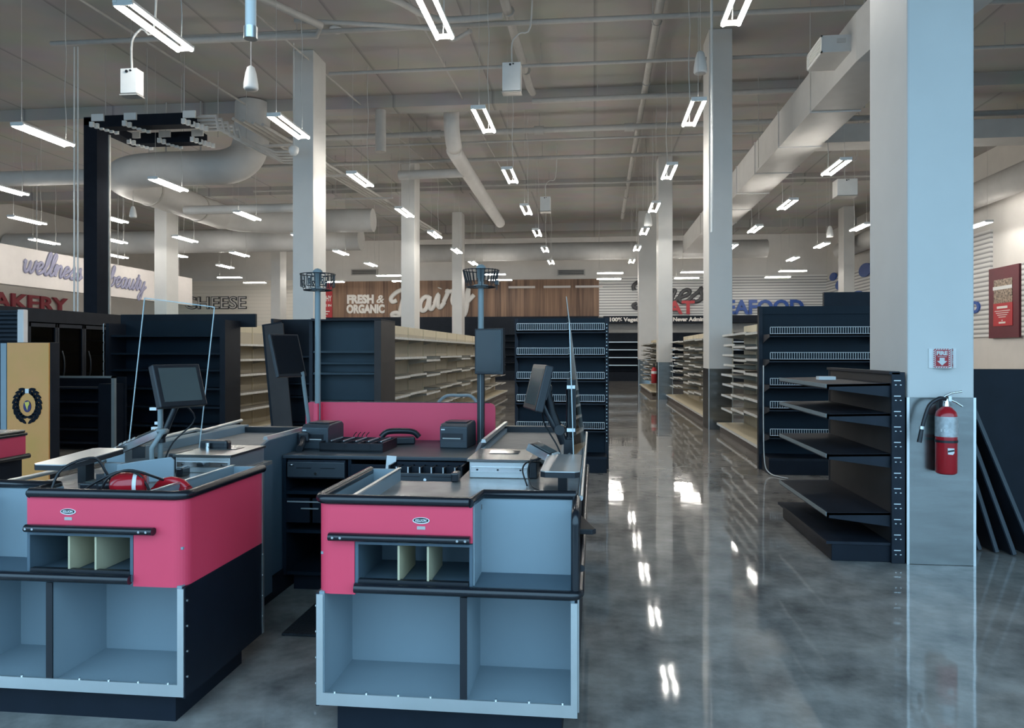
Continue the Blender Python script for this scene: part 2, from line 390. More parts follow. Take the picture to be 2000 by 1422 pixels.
# ------------------------------------------------------------------ pendant lights
def make_lamp():
    t = thing('pendant_light', 'x', 'light')
    h = MB()
    for s in (-1, 1): h.box(s*.085-.022, s*.085+.022, -.61, .61, .02, .05)
    for y in (-.6, .58): h.box(-.11, .11, y, y+.02, -.005, .055)
    h.build('housing', 'white', t, local=True)
    for s in (-1, 1):
        MB().cyl((s*.085, -.58, 0), (s*.085, .58, 0), .019, 10).build('tube', 'tube', t, local=True)
    pts = [(0, .5, .03), (.01, .5, .4), (-.012, .49, .9), (.012, .5, 1.5), (-.01, .5, 1.9), (0, .5, 2.56)]
    m = MB().tube(smooth(pts, 3), .007, 5)
    for y in (-.5,): m.cyl((0, y, .03), (0, y, 2.56), .0035, 4)
    m.build('cable', 'cord', t, local=True)
    return t
lamp0 = make_lamp(); used = []
def lamp(x, y, label, group, z=5.08, rz=0):  # 2.57 m of cable
    t = lamp0 if not used else copy_tree(lamp0)
    used.append(1); t.location = (x, y, z); t.rotation_euler = (0, 0, rz)
    tag(t, label, 'light', group)
ORD = ['nearest', 'second', 'third', 'fourth', 'fifth', 'sixth', 'seventh', 'eighth']
rows = [(-1.7, 'over the aisle left of the wire fenced end display', range(0, 7)),
        (1.5, 'over the main aisle in front of the right columns', range(0, 7)),
        (-4.85, 'over the black end unit behind the checkouts', range(0, 7)),
        (-9.1, 'between the black pipe riser and the tall left column', range(1, 7)),
        (4.7, 'below the big rectangular duct on the right', range(2, 6)),
        (7.65, 'right of the big rectangular duct', range(4, 7)),
        (-12.95, 'just left of the black pipe riser', range(2, 6)),
        (-15.4, 'above the white hanging sign', range(3, 7)),
        (-17.8, 'farthest to the left above the white sign', range(4, 6))]
for x, d, ks in rows:
    for i, k in enumerate(ks):
        lamp(x, 7.8+3.65*k, ORD[i]+' twin tube light '+d, 'pendant lights '+d)
lamp(10.85, 22.4, 'single twin tube pendant light near the maroon poster, right of the big column', 'pendant light by the right wall')
for j, y in enumerate((34.2, 36.9)):
    for x, d in ((-17.5, 'above the dark outlined wall word'), (-13.3, 'left of the white block lettering'), (-9.6, 'above the white script word'), (-4.65, 'above the right lane number pole'), (.75, 'above the join of walnut and ribbed wall'), (4.5, 'above the red wall letters'), (8.8, 'above the blue wall letters')):
        lamp(x, y, ('front', 'rear')[j]+' crosswise twin tube light '+d, 'crosswise lights along the back wall', 5.09, R(90))

# ------------------------------------------------------------------ ceiling services
def pipe(name, pts, r, label, cat='pipe', m='pipe', hang=True, group=None, couplings=()):
    mb = MB().tube(pts, r, 10)
    for c in couplings: mb.cyl((c[0]-.12, c[1], c[2]), (c[0]+.12, c[1], c[2]), r*1.45, 10)
    o = mb.build(name, m)
    tag(o, label, cat, group)
    if hang:
        a, b = Vector(pts[0]), Vector(pts[-1]); n = max(2, int((b-a).length/3.2)); dd = (b-a).normalized()*.02
        for i in range(n+1):
            p = a.lerp(b, (i+.5)/(n+1)); MB().cyl(p, (p.x, p.y, ZC), .007, 5).cyl(p-dd, p+dd, r*1.25, 8).build('hanger', 'pipe', o)
    return o
pipe('sprinkler_pipe', [(-10.0, 12.75, 7.2), (12, 12.95, 7.2)], .045, 'nearest sprinkler pipe crossing the ceiling above the lamps')
pipe('sprinkler_pipe', [(-5.4, 14.75, 7.2), (12, 14.85, 7.2)], .035, 'second sprinkler pipe crossing behind the white ceiling boxes')
pipe('sprinkler_pipe', [(-8.8, 19.2, 7.2), (11.95, 18.9, 7.2)], .075, 'thick sprinkler main with couplings crossing the ceiling', couplings=[(-4.1, 19.15, 7.2), (-1.4, 19.1, 7.2), (.9, 19.1, 7.2)])
pipe('sprinkler_pipe', [(-9.5, 19.9, 7.15), (12, 19.7, 7.15)], .03, 'thin pipe running just behind the thick sprinkler main')
pipe('sprinkler_pipe', [(-12, 21.9, 7.2), (12, 21.7, 7.2)], .055, 'pipe crossing the ceiling beyond the thick main')
pipe('sprinkler_pipe', [(-12, 25.2, 7.2), (12, 25.2, 7.2)], .04, 'far thin pipe crossing the ceiling behind the elbow duct')
pipe('sprinkler_pipe', [(1.08, 6, 7.4), (1.25, 33.0, 7.4)], .075, 'long pipe running away over the main aisle')
pipe('sprinkler_pipe', [(-1.6, 6, 7.4), (-1.42, 16.55, 7.4), (-1.38, 16.9, 7.4)], .08, 'pipe running away beside the middle ceiling box')
pipe('sprinkler_pipe', [(-1.4, 17., 7.25), (7.5, 16.9, 7.25)], .06, 'pipe running right just in front of the nearest beam')
pipe('conduit', [(-6.3, 7, 7.45), (-5.0, 26, 7.45)], .02, 'thin conduit along the ceiling left of the middle lamp row')
pipe('conduit', [(-8.9, 7, 7.45), (-7.9, 25, 7.45)], .025, 'thin conduit along the ceiling near the black pipe riser')
pipe('conduit', [(-3.2, 8, 7.5), (-3.0, 26, 7.5)], .02, 'thin conduit along the ceiling above the second lamp row')
pipe('bent_pipe', smooth([(-5.2, 10.5, 7.1), (-3.9, 11.1, 7.1), (-3.2, 11.5, 7.1), (-2.6, 12.2, 7.05), (-1.5, 12.2, 7.05)], 5), .055, 'bent pipe rising across the ceiling at the top of the picture', hang=False)
pipe('bent_pipe', [(-7.3, 12.2, 6.9), (-4.7, 12.25, 6.9), (-4.5, 11.9, 6.9), (-5.2, 10.6, 6.9)], .06, 'bent pipe in front of the tall left column top', hang=False)
pipe('drain_pipe', smooth([(-2.1, 12.6, 7.0), (-2.45, 12.8, 6.95), (-2.6, 12.4, 6.95), (-3.6, 12.2, 7.0), (-5, 12.0, 7.05)], 4), .04, 'curved drain pipe below the nearest sprinkler pipe', hang=False)
# hanging steel tube near the camera, and long thin rod
pipe('drop_tube', [(-1.73, 3.6, 3.1), (-1.73, 3.6, ZC)], .028, 'pale blue drop tube hanging into view at the top', 'pipe', 'white', False)
MB().cyl((-1.73, 3.6, 3.07), (-1.73, 3.6, 3.13), .034, 12).build('end_collar', 'alu', bpy.data.objects['drop_tube'])
pipe('drop_rod', [(1.9, 12.3, 3.42), (1.9, 12.3, ZC)], .022, 'long thin white rod hanging left of the second right column', 'pipe', 'white', False)

# rectangular duct on the right
d = thing('rectangular_duct', 'big pale rectangular duct running back along the ceiling right of the main aisle', 'duct', (4.1, 11, 5.6))
MB().box(3.7, 4.5, 11.0, 31.5, 5.6, 6.3).build('trunk', 'duct', d)
for y in (13.2, 15.4, 17.6, 19.8, 22.0, 24.2, 26.4): MB().box(3.68, 4.52, y, y+.05, 5.58, 6.32).build('flange', 'duct', d)
MB().add([(3.7,11,5.6),(4.5,11,5.6),(4.5,11,6.3),(3.7,11,6.3),(4.1,9.6,5.85),(4.95,9.6,5.85),(4.95,9.6,6.65),(4.1,9.6,6.65)],[(0,1,2,3),(4,7,6,5),(0,4,5,1),(1,5,6,2),(2,6,7,3),(3,7,4,0)]).build('offset_transition', 'duct', d)
MB().box(4.1, 4.95, 6.5, 9.6, 5.85, 6.65).build('front_trunk', 'duct', d)
b = MB().box(3.3, 3.72, 11.2, 11.95, 5.83, 6.08).build('diffuser_box', 'duct', d, bevel=.008)
g = MB()
for i in range(7): g.box(3.288, 3.3, 11.25, 11.9, 5.86+i*.03, 5.872+i*.03)
g.box(3.285, 3.3, 11.2, 11.24, 5.83, 6.08).box(3.285, 3.3, 11.91, 11.95, 5.83, 6.08).box(3.285, 3.3, 11.2, 11.95, 6.055, 6.08).box(3.285, 3.3, 11.2, 11.95, 5.83, 5.855)
g.build('grille', 'white', b)
MB().box(3.5, 3.62, 11.18, 11.21, 5.96, 6.02).build('damper_lever', 'pipe', b)
for y in (13.1, 17.1, 21.1, 25.1):
    for x in (3.66, 4.54): MB().cyl((x, y, 5.6), (x, y, ZC), .008, 5).build('hanger_rod', 'pipe', d)
tag(MB().box(5.0, 11.0, 18.2, 18.95, 6.42, 6.85).build('branch_duct', 'duct'), 'flat branch duct running right from the big rectangular duct', 'duct')
tag(MB().tube([(11.35, 9, 6.2), (11.45, 22, 6.2), (11.45, 36, 6.2)], .38, 20).build('round_duct', 'duct'), 'large round duct along the right wall', 'duct')
# round ducts on the left
d = thing('spiral_duct', 'big round white duct with a bend at its left end, behind the black pipe riser', 'duct', (-12.4, 20, 5.9))
arc = [(-8.35, 17.5, 7.6), (-8.37, 17.45, 6.7), (-8.5, 17.38, 6.25), (-8.9, 17.32, 6.03), (-9.6, 17.3, 6.0), (-10.6, 17.3, 6.0), (-11.5, 17.5, 6.0), (-12.1, 18.0, 6.0), (-12.32, 18.7, 6.0), (-12.34, 20, 6.), (-12.34, 23.5, 6.)]
MB().tube(smooth(arc, 5), .42, 24).build('bend', 'duct', d)
MB().tube([(-12.34, 23.4, 6.0), (-12.0, 24.2, 6.0), (-10.9, 24.7, 6.), (-7.5, 24.75, 6.)], .40, 20).build('tail', 'duct', d)
for x in (-9.6, -10.5): MB().cyl((x, 17.3, 6.4), (x, 17.3, ZC), .02, 6).build('hanger', 'pipe', d)
for y in (19.5, 22.0): MB().cyl((-12.34, y, 6.4), (-12.34, y, ZC), .02, 6).cyl((-12.34, y-.04, 6.), (-12.34, y+.04, 6.), .435, 24).build('hanger', 'pipe', d)
tag(MB().tube([(-23.95, 18.2, 6.1), (-12.8, 18.2, 6.1)], .2, 16).build('round_duct', 'duct'), 'slimmer round pipe running left from the big bend', 'duct')
tag(MB().tube([(-11.8, 20.4, 5.6), (-8.2, 20.4, 5.6), (-8., 20.4, 5.65), (-7.95, 20.4, 5.9), (-7.95, 20.4, ZC-.05)], .13, 14).build('round_duct', 'duct'), 'round pipe crossing below the big bend and turning up', 'duct')
tag(MB().tube([(-23.9, 28.1, 5.9), (-9, 28.1, 5.9)], .45, 20).build('round_duct', 'duct'), 'far round duct crossing above the white hanging sign', 'duct')
tag(MB().tube([(-9, 35.55, 6.3), (8, 35.55, 6.3)], .42, 20).build('round_duct', 'duct'), 'far round duct crossing above the walnut wall', 'duct')
tag(MB().tube(smooth([(-3.55, 18.4, ZC-.02), (-3.55, 18.4, 7.1), (-3.57, 18.9, 6.75), (-3.62, 20, 6.7), (-3.75, 29.7, 6.7)], 5), .2, 16).build('elbow_duct', 'duct'), 'duct dropping from the ceiling and running back left of the middle lamps', 'duct')
tag(MB().tube([(-3.7, 20.9, 6.6), (-5.6, 21.0, 6.6)], .13, 12).build('branch_pipe', 'duct'), 'short branch pipe left of the elbow duct', 'duct')
m = MB()
for i, (x, y) in enumerate(((-6.9, 17.3), (-7.4, 18.4), (-5.15, 17.6))):
    tag(MB().cyl((x, y, 6.0+.35*(i == 2)), (x, y, ZC), .13, 14).build('drop_pipe', 'pipe'), ('thick stub pipe hanging right of the big bend', 'thick stub pipe hanging second from the big bend', 'thick stub pipe hanging right of the tall left column')[i], 'pipe')
# conduit racks going back on the left (between riser and column)
for i in range(4):
    pipe('conduit', [(-7.7+i*.22, 15.2, 6.5-.05*i), (-6.9+i*.22, 30, 6.5-.05*i)], .035, ('leftmost', 'second', 'third', 'rightmost')[i]+' of four parallel refrigeration pipes running back beside the tall left column', 'pipe', 'pipe', False, 'parallel refrigeration pipes')
for i, y in enumerate((16.5, 19.5, 22.5, 25.5)):
    tz = thing('pipe_trapeze', ('nearest', 'second', 'third', 'farthest')[i]+' hung bar carrying the parallel refrigeration pipes', 'pipe support', (-7.15, y, 6.27), (0, 0, 0), 'hung bars under the refrigeration pipes')
    MB().box(-8.1, -6.2, y, y+.06, 6.25, 6.30).build('bar', 'pipe', tz)
    for x in (-8.05, -6.25): MB().cyl((x, y+.03, 6.3), (x, y+.03, ZC-.01), .008, 5).build('rod', 'pipe', tz)

# black pipe riser with two arms
t = thing('pipe_riser', 'tall black boxed pipe riser with two black arms at the ceiling', 'pipe riser', (-10.1, 14.2, 2.2))
MB().box(-10.27, -9.98, 14.0, 14.35, 2.2, 6.22).build('riser_box', 'soot', t)
MB().add([(-11.0,15.3,6.2),(-10.75,15.3,6.2),(-10.75,15.5,6.2),(-11.0,15.5,6.2),(-10.9,15.3,2.2),(-10.72,15.3,2.2),(-10.72,15.5,2.2),(-10.9,15.5,2.2)],
         [(0,1,2,3),(4,7,6,5),(0,4,5,1),(1,5,6,2),(2,6,7,3),(3,7,4,0)]).build('rear_box', 'blackp', t)
MB().box(-10.27, -9.98, 14.0, 15.62, 6.08, 6.24).build('cross_beam', 'soot', t)
MB().cyl((-10.2, 14.7, 2.2), (-10.2, 14.7, 6.1), .03, 8).build('lagged_pipe', 'cord', t)
for k, y in enumerate((14.0, 15.2)):
    MB().box(-10.0, (-7.95, -8.45)[k], y, y+.3, 6.03, 6.26).build('arm', 'soot', t)
    for x in (-9.95, -9.25, (-8.0, -8.5)[k]):
        m = MB()
        for q in range(6): m.box(x-.1+.045*q, x-.02+.045*q, y-.14+.09*q, y-.09+.09*q, 6.0-.004*q, 6.1-.004*q)
        m.box(x-.12, x+.14, y-.05, y-.01, 6.14, 6.28)
        m.build('pipe_clamp', 'white', t)
for k in range(5):
    z = 6.2-.03*k; y = 14.1+.12*k
    MB().tube([(-8.0, y, z), (-7.5+.06*k, y, z), (-7.46+.06*k, y, z-.25), (-7.0, y+1.6, z-.3), (-6.4, y+1.65, z-.3)], .035, 8).build('white_pipe', 'pipe', t)
for x in (-9.9, -9.0, -8.2):
    for y in (14.15, 15.5): MB().cyl((x, y, 6.2), (x, y, ZC), .009, 5).build('hanger_rod', 'pipe', t)
for i, x in enumerate((-10.40, -10.32)):
    pipe('conduit', [(x, 13.9, 2.25), (x, 13.9, 6.9), (x, 13.9, ZC-.02)], .016, ('left', 'right')[i]+' one of two white conduits dropping in front of the black pipe riser', 'pipe', 'white', False)

# boxes, speakers, cameras on the ceiling
def hbox(x, y, z, w, dp, h, label):
    t = thing('junction_box', label, 'box', (x, y, z))
    MB().box(x-w/2, x+w/2, y-dp/2, y+dp/2, z, z+h).build('enclosure', 'white', t, bevel=.006)
    MB().box(x-w/2-.01, x+w/2+.01, y-dp/2, y+dp/2, z-.025, z-.01).build('bottom_bracket', 'pipe', t)
    MB().cyl((x-.02, y-dp/2-.012, z+h-.04), (x-.02, y-dp/2, z+h-.04), .018, 8).cyl((x+.03, y-dp/2-.012, z+h-.03), (x+.03, y-dp/2, z+h-.03), .012, 8).build('knockout', 'blackp', t)
    MB().tube(smooth([(x, y, z+h), (x, y, z+h+.35), (x+.12, y, z+h+.5), (x+.3, y, z+h+.6), (x+.34, y, ZC)], 4), .014, 6).build('flex_conduit', 'cord', t)
hbox(-5.60, 8.5, 4.62, .21, .15, .30, 'white junction box hanging under the nearest sprinkler pipe at left')
hbox(-1.33, 12.1, 5.74, .30, .2, .46, 'white junction box hanging beside the middle pipe')
hbox(-1.42, 22.0, 5.65, .3, .3, .42, 'white junction box hanging farther back over the aisle left of the wire displays')
hbox(6.45, 20, 5.5, .5, .4, .42, 'pale junction box hanging right of the rectangular duct')
def speaker(x, y, z, label, sc=1.):
    t = thing('pendant_speaker', label, 'speaker', (x, y, z), (0, 0, 0), 'white pendant speakers')
    s = sc
    MB().lathe([(0, 0), (.075*s, 0), (.088*s, .02*s), (.086*s, .07*s), (.065*s, .2*s), (.045*s, .27*s), (.018*s, .29*s), (0, .295*s)], (x, y, z), 20).build('body', 'white', t)
    MB().lathe([(0, -.004), (.07*s, -.004), (.07*s, .002)], (x, y, z), 20).build('grille', 'pipe', t)
    MB().cyl((x, y, z+.28*s), (x, y, ZC), .006, 5).build('cable', 'cord', t)
speaker(-4.13, 8.6, 4.66, 'white pendant speaker hanging between the first lamps, left of centre')
speaker(1.72, 12.3, 6.0, 'white pendant speaker hanging in front of the second right column', 1.25)
speaker(-11.7, 17.8, 4.92, 'white pendant speaker hanging just right of the black pipe riser')
speaker(1.62, 22.5, 5.25, 'white pendant speaker hanging far back over the main aisle', 1.4)
speaker(7.9, 26, 5.35, 'white pendant speaker hanging far right of the duct', 1.3)
t = thing('dome_camera', 'white dome security camera hanging before the tall left column', 'camera', (-5.95, 14.25, 5.4))
MB().lathe([(0, 0), (.05, .01), (.085, .05), (.1, .1), (.1, .16), (.05, .2), (.012, .21), (.012, 2.25)], (-5.95, 14.25, 5.4), 20).build('dome', 'white', t)
tag(MB().lathe([(0, 0), (.12, 0), (.12, .06), (.06, .1), (0, .1)], (-4.85, 13.6, ZC-.1), 16).build('smoke_detector', 'white'), 'white smoke detector on the ceiling right of the tall left column', 'detector')
for i, (x, z) in enumerate(((-12.6, 5.75), (-1.2, 5.6))):
    t = thing('wall_vent', ('dark slotted air vent above the white block lettering', 'dark slotted air vent above the walnut wall near the middle')[i], 'vent', (x, 39.9, z))
    MB().box(x-.75, x+.75, 39.85, 40, z, z+.32).build('frame', 'pipe', t)
    m = MB()
    for k in range(5): m.box(x-.68, x+.68, 39.83, 39.86, z+.04+k*.05, z+.07+k*.05)
    m.build('slots', 'blackp', t)

# ------------------------------------------------------------------ wall signs
def sign(name, label, mbs, mts):
    """one sign whose letters are parts"""
    t = thing(name, label, 'sign')
    for (pn, mb), mm in zip(mbs, mts): mb.build(pn, mm, t)
    return t
bm_ = lambda x, z, y=39.87: plane_mtx((x, y, z), (1, 0, 0))
sign('block_letter_sign', 'white block letters on the walnut wall beside the script word', [
  ('word', text_mb('FRESH', .62, bm_(-13.57, 4.2), .03, .036, width=1.52)),
  ('ampersand', text_mb('&', .62, bm_(-11.9, 4.2), .03, .012, width=.44, shear=.2)),
  ('word', text_mb('ORGANIC', .62, bm_(-13.6, 3.66), .03, .036, width=2.16))], ['letter']*3)
a = R(10.5)
dm = plane_mtx((-10.98, 39.84, 3.42), (math.cos(a), 0, math.sin(a)), (-math.sin(a), 0, math.cos(a)))
sign('script_letter_sign', 'big ivory script word slanting across the walnut wall', [('word', script_mb('Dairy', .74, .128, dm, .35, .2, 1.5))], ['letter'])
dm = plane_mtx((2.25, 39.8, 3.98), (1, 0, .05))
sign('script_letter_sign', 'charcoal script word on the ribbed wall above the red letters', [('word', script_mb('Fresh', .66, .10, dm, .35, .3, 1.8))], ['letgrey'])
sign('block_letter_sign', 'red block letters on the ribbed wall behind the aisle columns', [('word', text_mb('MEAT', .95, bm_(2.55, 3.5, 39.62), .03, .03, width=2.7))], ['letred'])
sign('block_letter_sign', 'tall blue block letters on the ribbed back wall', [('word', text_mb('SEAFOOD', .98, bm_(6.4, 3.5, 39.8), .03, .035, width=4.4))], ['letblue'])
sign('block_letter_sign', 'blue letters on the right wall beside the big column', [('word', text_mb('OOD', .5, plane_mtx((11.9, 26.3, 2.72), (0, -1, 0)), .03, .02, width=1.85))], ['letblue'])
t = thing('fish_sign', 'blue fish shaped cutouts on the far ribbed wall', 'sign', (11.9, 36, 4))
for (y, z, l) in ((34.2, 5.1, 1.5), (37.6, 4.75, 1.2), (35.2, 3.95, 1.6), (38.6, 5.25, 1.)):
    pts = [(y+l/2*math.cos(q), z+.2*l*math.sin(q)) for q in [i*2*math.pi/20 for i in range(20)]]
    MB().prism(pts, 'x', 11.86, 11.92).build('fish', 'letblue', t)
# black fascia with text
for i, (x, s, w) in enumerate(((.83, '100% Vegetarian', 2.05), (4.05, 'Never Administered', 2.35))):
    sign('fascia_lettering', ('small white letters on the black fascia left of the aisle columns', 'small white letters on the black fascia between the aisle columns')[i], [('word', text_mb(s, .27, bm_(x, 3.08, 38.78), .008, .012, width=w))], ['letter'])
sign('block_letter_sign', 'red block letters on the left wall under the white hanging sign', [('word', text_mb('BAKERY', .88, plane_mtx((-23.9, 26.5, 3.3), (0, 1, 0)), .04, .02, width=5.0))], ['letmar'])
sign('block_letter_sign', 'dark outlined block letters on the cream wall', [('word', text_mb('CHEESE', .95, bm_(-23.1, 3.95, 39.87), .03, .03, width=3.7)), ('inlay', text_mb('CHEESE', .95, bm_(-23.075, 3.95, 39.83), .01, -.012, width=3.64))], ['letgrey', 'wall'])
# hanging white sign
t = thing('hanging_sign', 'long white sign board with lavender script hanging at left', 'sign', (-17.3, 22, 3.49))
MB().box(-17.5, -17.2, 12, 30.3, 3.49, 4.66).build('board', 'signw', t)
script_mb('wellness', .36, .052, plane_mtx((-17.17, 20.7, 3.93), (0, 1, -.012)), .4, .3, 1.4).build('word', 'letlav', t)
script_mb('beauty', .36, .052, plane_mtx((-17.17, 24.7, 3.86), (0, 1, -.012)), .4, .3, 1.4).build('word', 'letlav', t)
m = MB()
for y in (13, 17, 21.5, 25.5, 29.5): m.cyl((-17.35, y, 4.6), (-17.35, y, ZC), .018, 6)
m.build('hanger_rod', 'pipe', t)
# red poster beside walnut wall (behind column), maroon poster on the right wall
t = thing('wall_poster', 'red text poster between the tall left column and the walnut wall', 'poster', (-15.2, 39.85, 3))
MB().box(-15.9, -14.42, 39.84, 39.9, 2.9, 5.3).build('board', 'letred', t)
m = text_mb('FOOD', .48, bm_(-15.75, 4.78, 39.83), .004, .015, width=1.0)
for w in (text_mb('PHILOSOPHY', .42, bm_(-15.85, 4.32, 39.83), .004, .012, width=1.4), text_mb('WE BELIEVE IN', .17, bm_(-15.8, 4.02, 39.83), .004, .006, width=1.34)): m.add(w.v, w.f)
for k in range(6): m.box(-15.8, -14.56-.1*(k % 3), 39.825, 39.84, 3.72-.14*k, 3.77-.14*k)
m.build('lettering', 'letter', t)
t = thing('wall_poster', 'maroon poster with a dark food photo on the right wall', 'poster', (11.93, 23.1, 1.9))
MB().box(11.88, 11.95, 22.3, 23.9, 1.9, 3.98).build('board', 'dred', t)
MB().box(11.87, 11.885, 22.62, 23.6, 2.92, 3.62).build('photo_print', 'photo', t)
MB().box(11.865, 11.885, 22.62, 23.64, 3.32, 3.42).build('caption_strip', 'paper', t)
q = MB().box(11.865, 11.885, 22.6, 23.62, 2.25, 2.92).build('text_panel', 'letred', t)
m = MB().box(11.855, 11.866, 22.85, 23.4, 2.76, 2.83)
for k in range(4): m.box(11.855, 11.866, 22.72+.07*k, 23.52-.07*k, 2.68-.06*k, 2.7-.06*k)
m.box(11.855, 11.866, 22.95, 23.3, 2.32, 2.37).box(11.855, 11.866, 23.1, 23.15, 2.39, 2.43)
m.build('lettering', 'letter', t)
for i, x in enumerate((-3.3, -.75, 2.4-4.55)): pass
# short white wall-wash lights on the walnut
for i, px in enumerate((-3.85, -1.95, -.25)):
    tag(MB().box(px-.72, px+.72, 39.78, 39.9, 4.93, 5.04).build('wall_strip', 'signw'), ('leftmost', 'middle', 'rightmost')[i]+' of three short pale strips on the walnut wall', 'strip', 'pale strips on the walnut wall')

# ------------------------------------------------------------------ back wall cases
t = thing('dairy_case', 'long black multideck case under the walnut wall', 'refrigerated case', (-7, 39, 0))
MB().box(-15, .25, 38.9, 39.72, 2.4, 3.36).build('fascia', 'black', t)
MB().box(-15, .25, 39.6, 39.72, .1, 2.4).build('back_panel', 'black', t)
MB().box(-15, .25, 38.7, 39.72, 0, .5).build('base', 'black', t)
m = MB()
for z in (.9, 1.3, 1.7, 2.05): m.box(-15, .25, 38.95, 39.6, z, z+.03)
m.build('shelf', 'blackm', t)
t = thing('meat_case', 'long black open case under the ribbed back wall', 'refrigerated case', (6, 39, 0))
MB().box(.5, 11.9, 38.8, 39.85, 2.98, 3.36).build('fascia', 'black', t)
MB().box(.5, 11.9, 39.5, 39.85, 2.5, 2.98).build('upper_panel', 'pipe', t)
MB().box(.5, 11.9, 39.4, 39.85, .1, 2.5).build('back_panel', 'black', t)
MB().box(.5, 11.9, 38.5, 39.85, 0, .45).build('base', 'black', t)
for z in (.8, 1.2, 1.6, 2.0):
    sh = MB().box(.5, 11.9, 38.75, 39.4, z, z+.03).build('shelf', 'blackm', t)
    MB().box(.5, 11.9, 38.73, 38.75, z-.02, z+.03).build('price_channel', 'wire', sh)
# left reach-in cooler line
t = thing('reach_in_cooler', 'long black glass door cooler line along the left', 'refrigerated case', (-9.6, 12, 0))
MB().box(-10.3, -9.1, 7.2, 14.3, 1.98, 2.2).build('fascia', 'black', t)
MB().box(-10.3, -9.2, 7.2, 14.3, 0, .3).build('base', 'black', t)
MB().box(-10.4, -10.28, 7.2, 14.3, 0, 2.0).build('back_panel', 'black', t)
MB().box(-10.3, -9.1, 14.25, 14.3, 0, 2.0).build('end_panel', 'black', t)
m = MB()
for z in (.7, 1.05, 1.4, 1.7): m.box(-10.28, -9.35, 7.2, 14.25, z, z+.02)
m.build('shelf', 'blackm', t)
ys = [7.3, 8.35, 9.4, 10.45, 11.1, 11.75, 12.42, 13.08, 13.72, 14.25]
for i in range(len(ys)-1):
    dr = MB().box(-9.16, -9.1, ys[i], ys[i]+.05, .3, 1.96).box(-9.16, -9.1, ys[i+1]-.05, ys[i+1]-.01, .3, 1.96).box(-9.16, -9.1, ys[i], ys[i+1], 1.9, 1.96).box(-9.16, -9.1, ys[i], ys[i+1], .3, .37).build('door', 'blackm', t)
    MB().box(-9.14, -9.125, ys[i]+.05, ys[i+1]-.05, .37, 1.9).build('pane', 'glassd', dr)
    MB().tube(smooth([(-9.09, ys[i]+.1, 1.0), (-9.05, ys[i]+.1, 1.15), (-9.05, ys[i]+.1, 1.35), (-9.09, ys[i]+.1, 1.5)], 3), .012, 6).build('handle', 'blackp', dr)
# silver framed louvred unit at far left, and its post
t = thing('louvred_rack', 'black louvred rack with a pale end post at the far left', 'rack', (-8.2, 8.4, 0))
m = MB()
for k in range(7): m.box(-9.0, -7.35, 8.8, 8.85, 1.63+k*.055, 1.66+k*.055)
m.box(-9.0, -7.35, 8.78, 8.85, 2.0, 2.02).build('louvres', 'blackm', t)
MB().box(-9.0, -7.33, 8.87, 8.95, 0, 2.0).build('cabinet', 'black', t)
MB().box(-7.36, -7.27, 8.78, 8.86, 0, 2.03).build('end_post', 'signw', t, bevel=.01)

# ------------------------------------------------------------------ gondola shelving
def shelf_mb(w, dpt, z, face, lip=.03, tilt=0., br=True):
    """a shelf of length w along +Y from y=0, projecting from x=0 to face*dpt"""
    f = face; m = MB()
    m.add([(0,0,z),(f*dpt,0,z-tilt),(f*dpt,w,z-tilt),(0,w,z),(0,0,z-.018),(f*dpt,0,z-.018-tilt),(f*dpt,w,z-.018-tilt),(0,w,z-.018)],
          [(0,1,2,3),(4,7,6,5),(0,4,5,1),(1,5,6,2),(2,6,7,3),(3,7,4,0)])
    m.box(f*dpt, f*(dpt-.012), 0, w, z-tilt-lip, z-tilt)
    if br:
        for y in (0, w-.006):
            m.prism([(0, z-.10), (f*dpt, z-tilt-.035), (f*dpt, z-tilt-.002), (0, z-.002)], 'y', y, y+.006)
    return m
def section(x, y, w, face, top, shelves, base_d, label, cat, group, backm='creamb', shelfm='shelfg', basem='cream', railm='rail', upm='cream', header=.14):
    t = thing('gondola_section', label, cat, (x, y, 0), (0, 0, 0), group)
    MB().box(0, face*.03, 0, w, .1, top-header).build('back_panel', backm, t, local=True)
    if header: MB().box(0, face*.032, 0, w, top-header, top).build('header_panel', basem, t, local=True)
    MB().box(-.02*face, face*.045, -.012, .012, 0, top).build('upright', upm, t, local=True)
    b = MB().box(0, face*base_d, 0, w, .13, .165).build('base_deck', basem, t, local=True)
    MB().box(face*(base_d-.06), face*(base_d-.05), 0, w, 0, .13).build('kick_plate', 'brownbox', b, local=True)
    MB().box(face*base_d, face*(base_d+.008), 0, w, .125, .165).build('price_channel', railm, b, local=True)
    for z, dp in shelves:
        s = shelf_mb(w-.004, dp, z, face).build('shelf', shelfm, t, local=True)
        MB().box(face*dp, face*(dp+.008), .01, w-.014, z-.034, z+.004).build('price_channel', railm, s, local=True)
    return t
def run(x, y0, n, w, face, top, shelves, base_d, word, group, jitter=0., **k):
    protos = []
    for i in range(n):
        lab = '%s %s' % (ORDN[i], word)
        sh = shelves[i % len(shelves)]
        key = i % len(shelves)
        if key < len(protos):
            t = copy_tree(protos[key]); t.location = (x, y0+i*w, 0); tag(t, lab)
        else:
            t = section(x, y0+i*w, w, face, top, sh, base_d, lab, 'shelving', group, **k); protos.append(t)
ORDN = ['first', 'second', 'third', 'fourth', 'fifth', 'sixth', 'seventh', 'eighth', 'ninth', 'tenth', 'eleventh', 'twelfth', 'thirteenth', 'fourteenth']
# A: left of the aisle, faces right
run(-3.44, 10.98, 12, 1.22, 1, 1.94, [[(1.72, .34), (1.40, .38), (1.09, .38), (.78, .38), (.47, .40)], [(1.72, .34), (1.40, .38), (1.10, .38), (.79, .38), (.48, .40)], [(1.72, .34), (1.34, .38), (1.06, .38), (.72, .38), (.44, .40)]], .46,
    'cream shelving section from the front behind the dark end unit', 'cream shelving left of the middle aisle')
